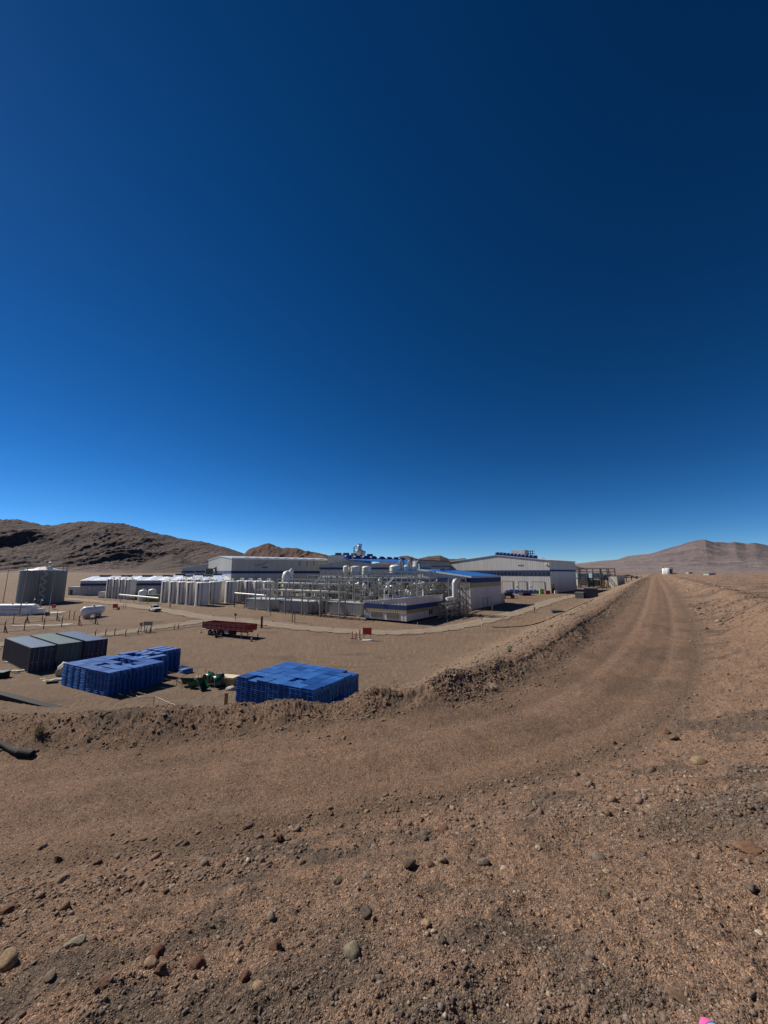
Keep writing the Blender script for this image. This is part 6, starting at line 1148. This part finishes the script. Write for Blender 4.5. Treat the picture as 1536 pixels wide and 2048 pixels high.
tealbox(1155, 1177, 1147, 1155.5, 232, 'pale blue cooling unit behind the gantry, next to the warehouse'); tealbox(1184, 1206, 1146.5, 1155.5, 234, 'pale blue cooling unit behind the middle of the gantry'); tealbox(1156, 1182, 1158, 1171, 238, 'grey blue cabinet under the left cooling unit', 'wall2'); tealbox(1208, 1222, 1149, 1160, 236, 'dark machine casing at the right of the gantry', 'dsteel'); tealbox(1186, 1200, 1160, 1172, 236, 'low dark machine under the middle cooling unit', 'dsteel')
pa, pb = gp(1228.5, 1176.5), gp(1236, 1178); q = gp(1251, 1176.5); t = thing('panel_shed', 'tall pale panelled block with a sunlit side at the gantry end', 'shed', pb, face_to(pb, q)); L = (q - pb).length; H = 7.2
MB().box((L / 2, 2.2, H / 2), (L, 4.4, H)).build('wall', M['stonew'], t); MB().box((L / 2, 2.2, H + .1), (L + .3, 4.7, .2)).build('roof', M['dsteel'], t); MB().box((-.05, 2.4, 2.2), (.1, 1.6, 3.6)).build('door', M['beige'], t)
t = thing('conveyor_frame', 'tangle of dark steel and pipes right of the pale panelled block', 'frame', gp(1254, 1172), .3)
b = MB(); [b.box((x, y, 3.2), (.35, .35, 6.4)) for x in (0, 4.5, 9, 13) for y in (0, 4)]; [b.box((6.5, y, z), (13.5, .3, .3)) for y in (0, 4) for z in (3, 5.4)]; b.bar((0, 0, 0), (4.5, 0, 5.4), .2); b.bar((9, 0, 5.4), (13, 0, 0), .2); b.build('truss', M['dsteel'], t); MB().tube([(-3, 1, 6.2), (3, 1, 7), (9, 1, 5.2)], .4, 8).tube([(1, 3, 5), (14, 3, 5.8)], .3, 8).build('pipe', M['steel'], t)
for i, (px, py) in enumerate(((1205, 1179), (1213, 1179.5), (1221, 1179.5))): post(px, py, 2.2, 'short steel stub in front of the gantry, %s of three' % ('left', 'middle', 'right')[i], 'dsteel', w=.3)
t = thing('skid_beam', 'dark beam lying on the sand beyond the slate blue crate', 'beam', gp(1232, 1183), .5); MB().box((0, 0, .35), (7, .5, .6)).build('beam', M['dsteel'], t); MB().box((-2.4, 0, .1), (.6, 1.4, .2)).box((2.4, 0, .1), (.6, 1.4, .2)).build('sleeper', M['wood'], t)
# person walking by the tanks
def skin_person(loc, rz, label, shirt=(.06, .07, .1), pants=(.03, .035, .05)):
    t = thing('person', label, 'person', loc, rz); J = {'pel': (0, 0, .95), 'sp': (0, 0, 1.2), 'ch': (0, 0, 1.4), 'nk': (0, 0, 1.52), 'hd': (.02, 0, 1.62), 'tp': (.02, 0, 1.74), 'sl': (0, .18, 1.42), 'el': (-.06, .24, 1.15), 'wl': (.06, .22, .9), 'hl': (.1, .22, .82), 'sr': (0, -.18, 1.42), 'er': (.06, -.24, 1.15), 'wr': (.2, -.22, .95), 'hr': (.24, -.22, .87),
         'kl': (.14, .1, .52), 'al': (.1, .1, .1), 'tl': (.27, .1, .05), 'kr': (-.05, -.1, .5), 'ar': (-.22, -.1, .14), 'tr': (-.08, -.1, .05), 'pl': (0, .1, .9), 'pr': (0, -.1, .9)}
    E_ = [('pel', 'sp'), ('sp', 'ch'), ('ch', 'nk'), ('nk', 'hd'), ('hd', 'tp'), ('ch', 'sl'), ('sl', 'el'), ('el', 'wl'), ('wl', 'hl'), ('ch', 'sr'), ('sr', 'er'), ('er', 'wr'), ('wr', 'hr'), ('pel', 'pl'), ('pl', 'kl'), ('kl', 'al'), ('al', 'tl'), ('pel', 'pr'), ('pr', 'kr'), ('kr', 'ar'), ('ar', 'tr')]
    Rr = dict(pel=.15, sp=.13, ch=.15, nk=.06, hd=.1, tp=.07, sl=.07, el=.05, wl=.035, hl=.03, sr=.07, er=.05, wr=.035, hr=.03, kl=.065, al=.045, tl=.04, kr=.065, ar=.045, tr=.04, pl=.1, pr=.1); ks = list(J)
    me = bpy.data.meshes.new('body'); me.from_pydata([J[k] for k in ks], [(ks.index(a), ks.index(c)) for a, c in E_], []); o = bpy.data.objects.new('body', me); COL.objects.link(o); o.parent = t
    md = o.modifiers.new('skin', 'SKIN'); sv = me.skin_vertices[0].data
    for i, k in enumerate(ks): sv[i].radius = (Rr[k], Rr[k])
    sv[0].use_root = True; o.modifiers.new('sub', 'SUBSURF').levels = 1; me.materials.append(surf('work_clothes', shirt, .9)); MB().lathe([(.13, 1.68), (.12, 1.75), (.07, 1.81), (0, 1.82)], (.02, 0, 0), 12).build('hard_hat', M['white'], t); return t
skin_person(gp(339.5, 1217.5), .1, 'person in dark work clothes walking in front of the white tanks')
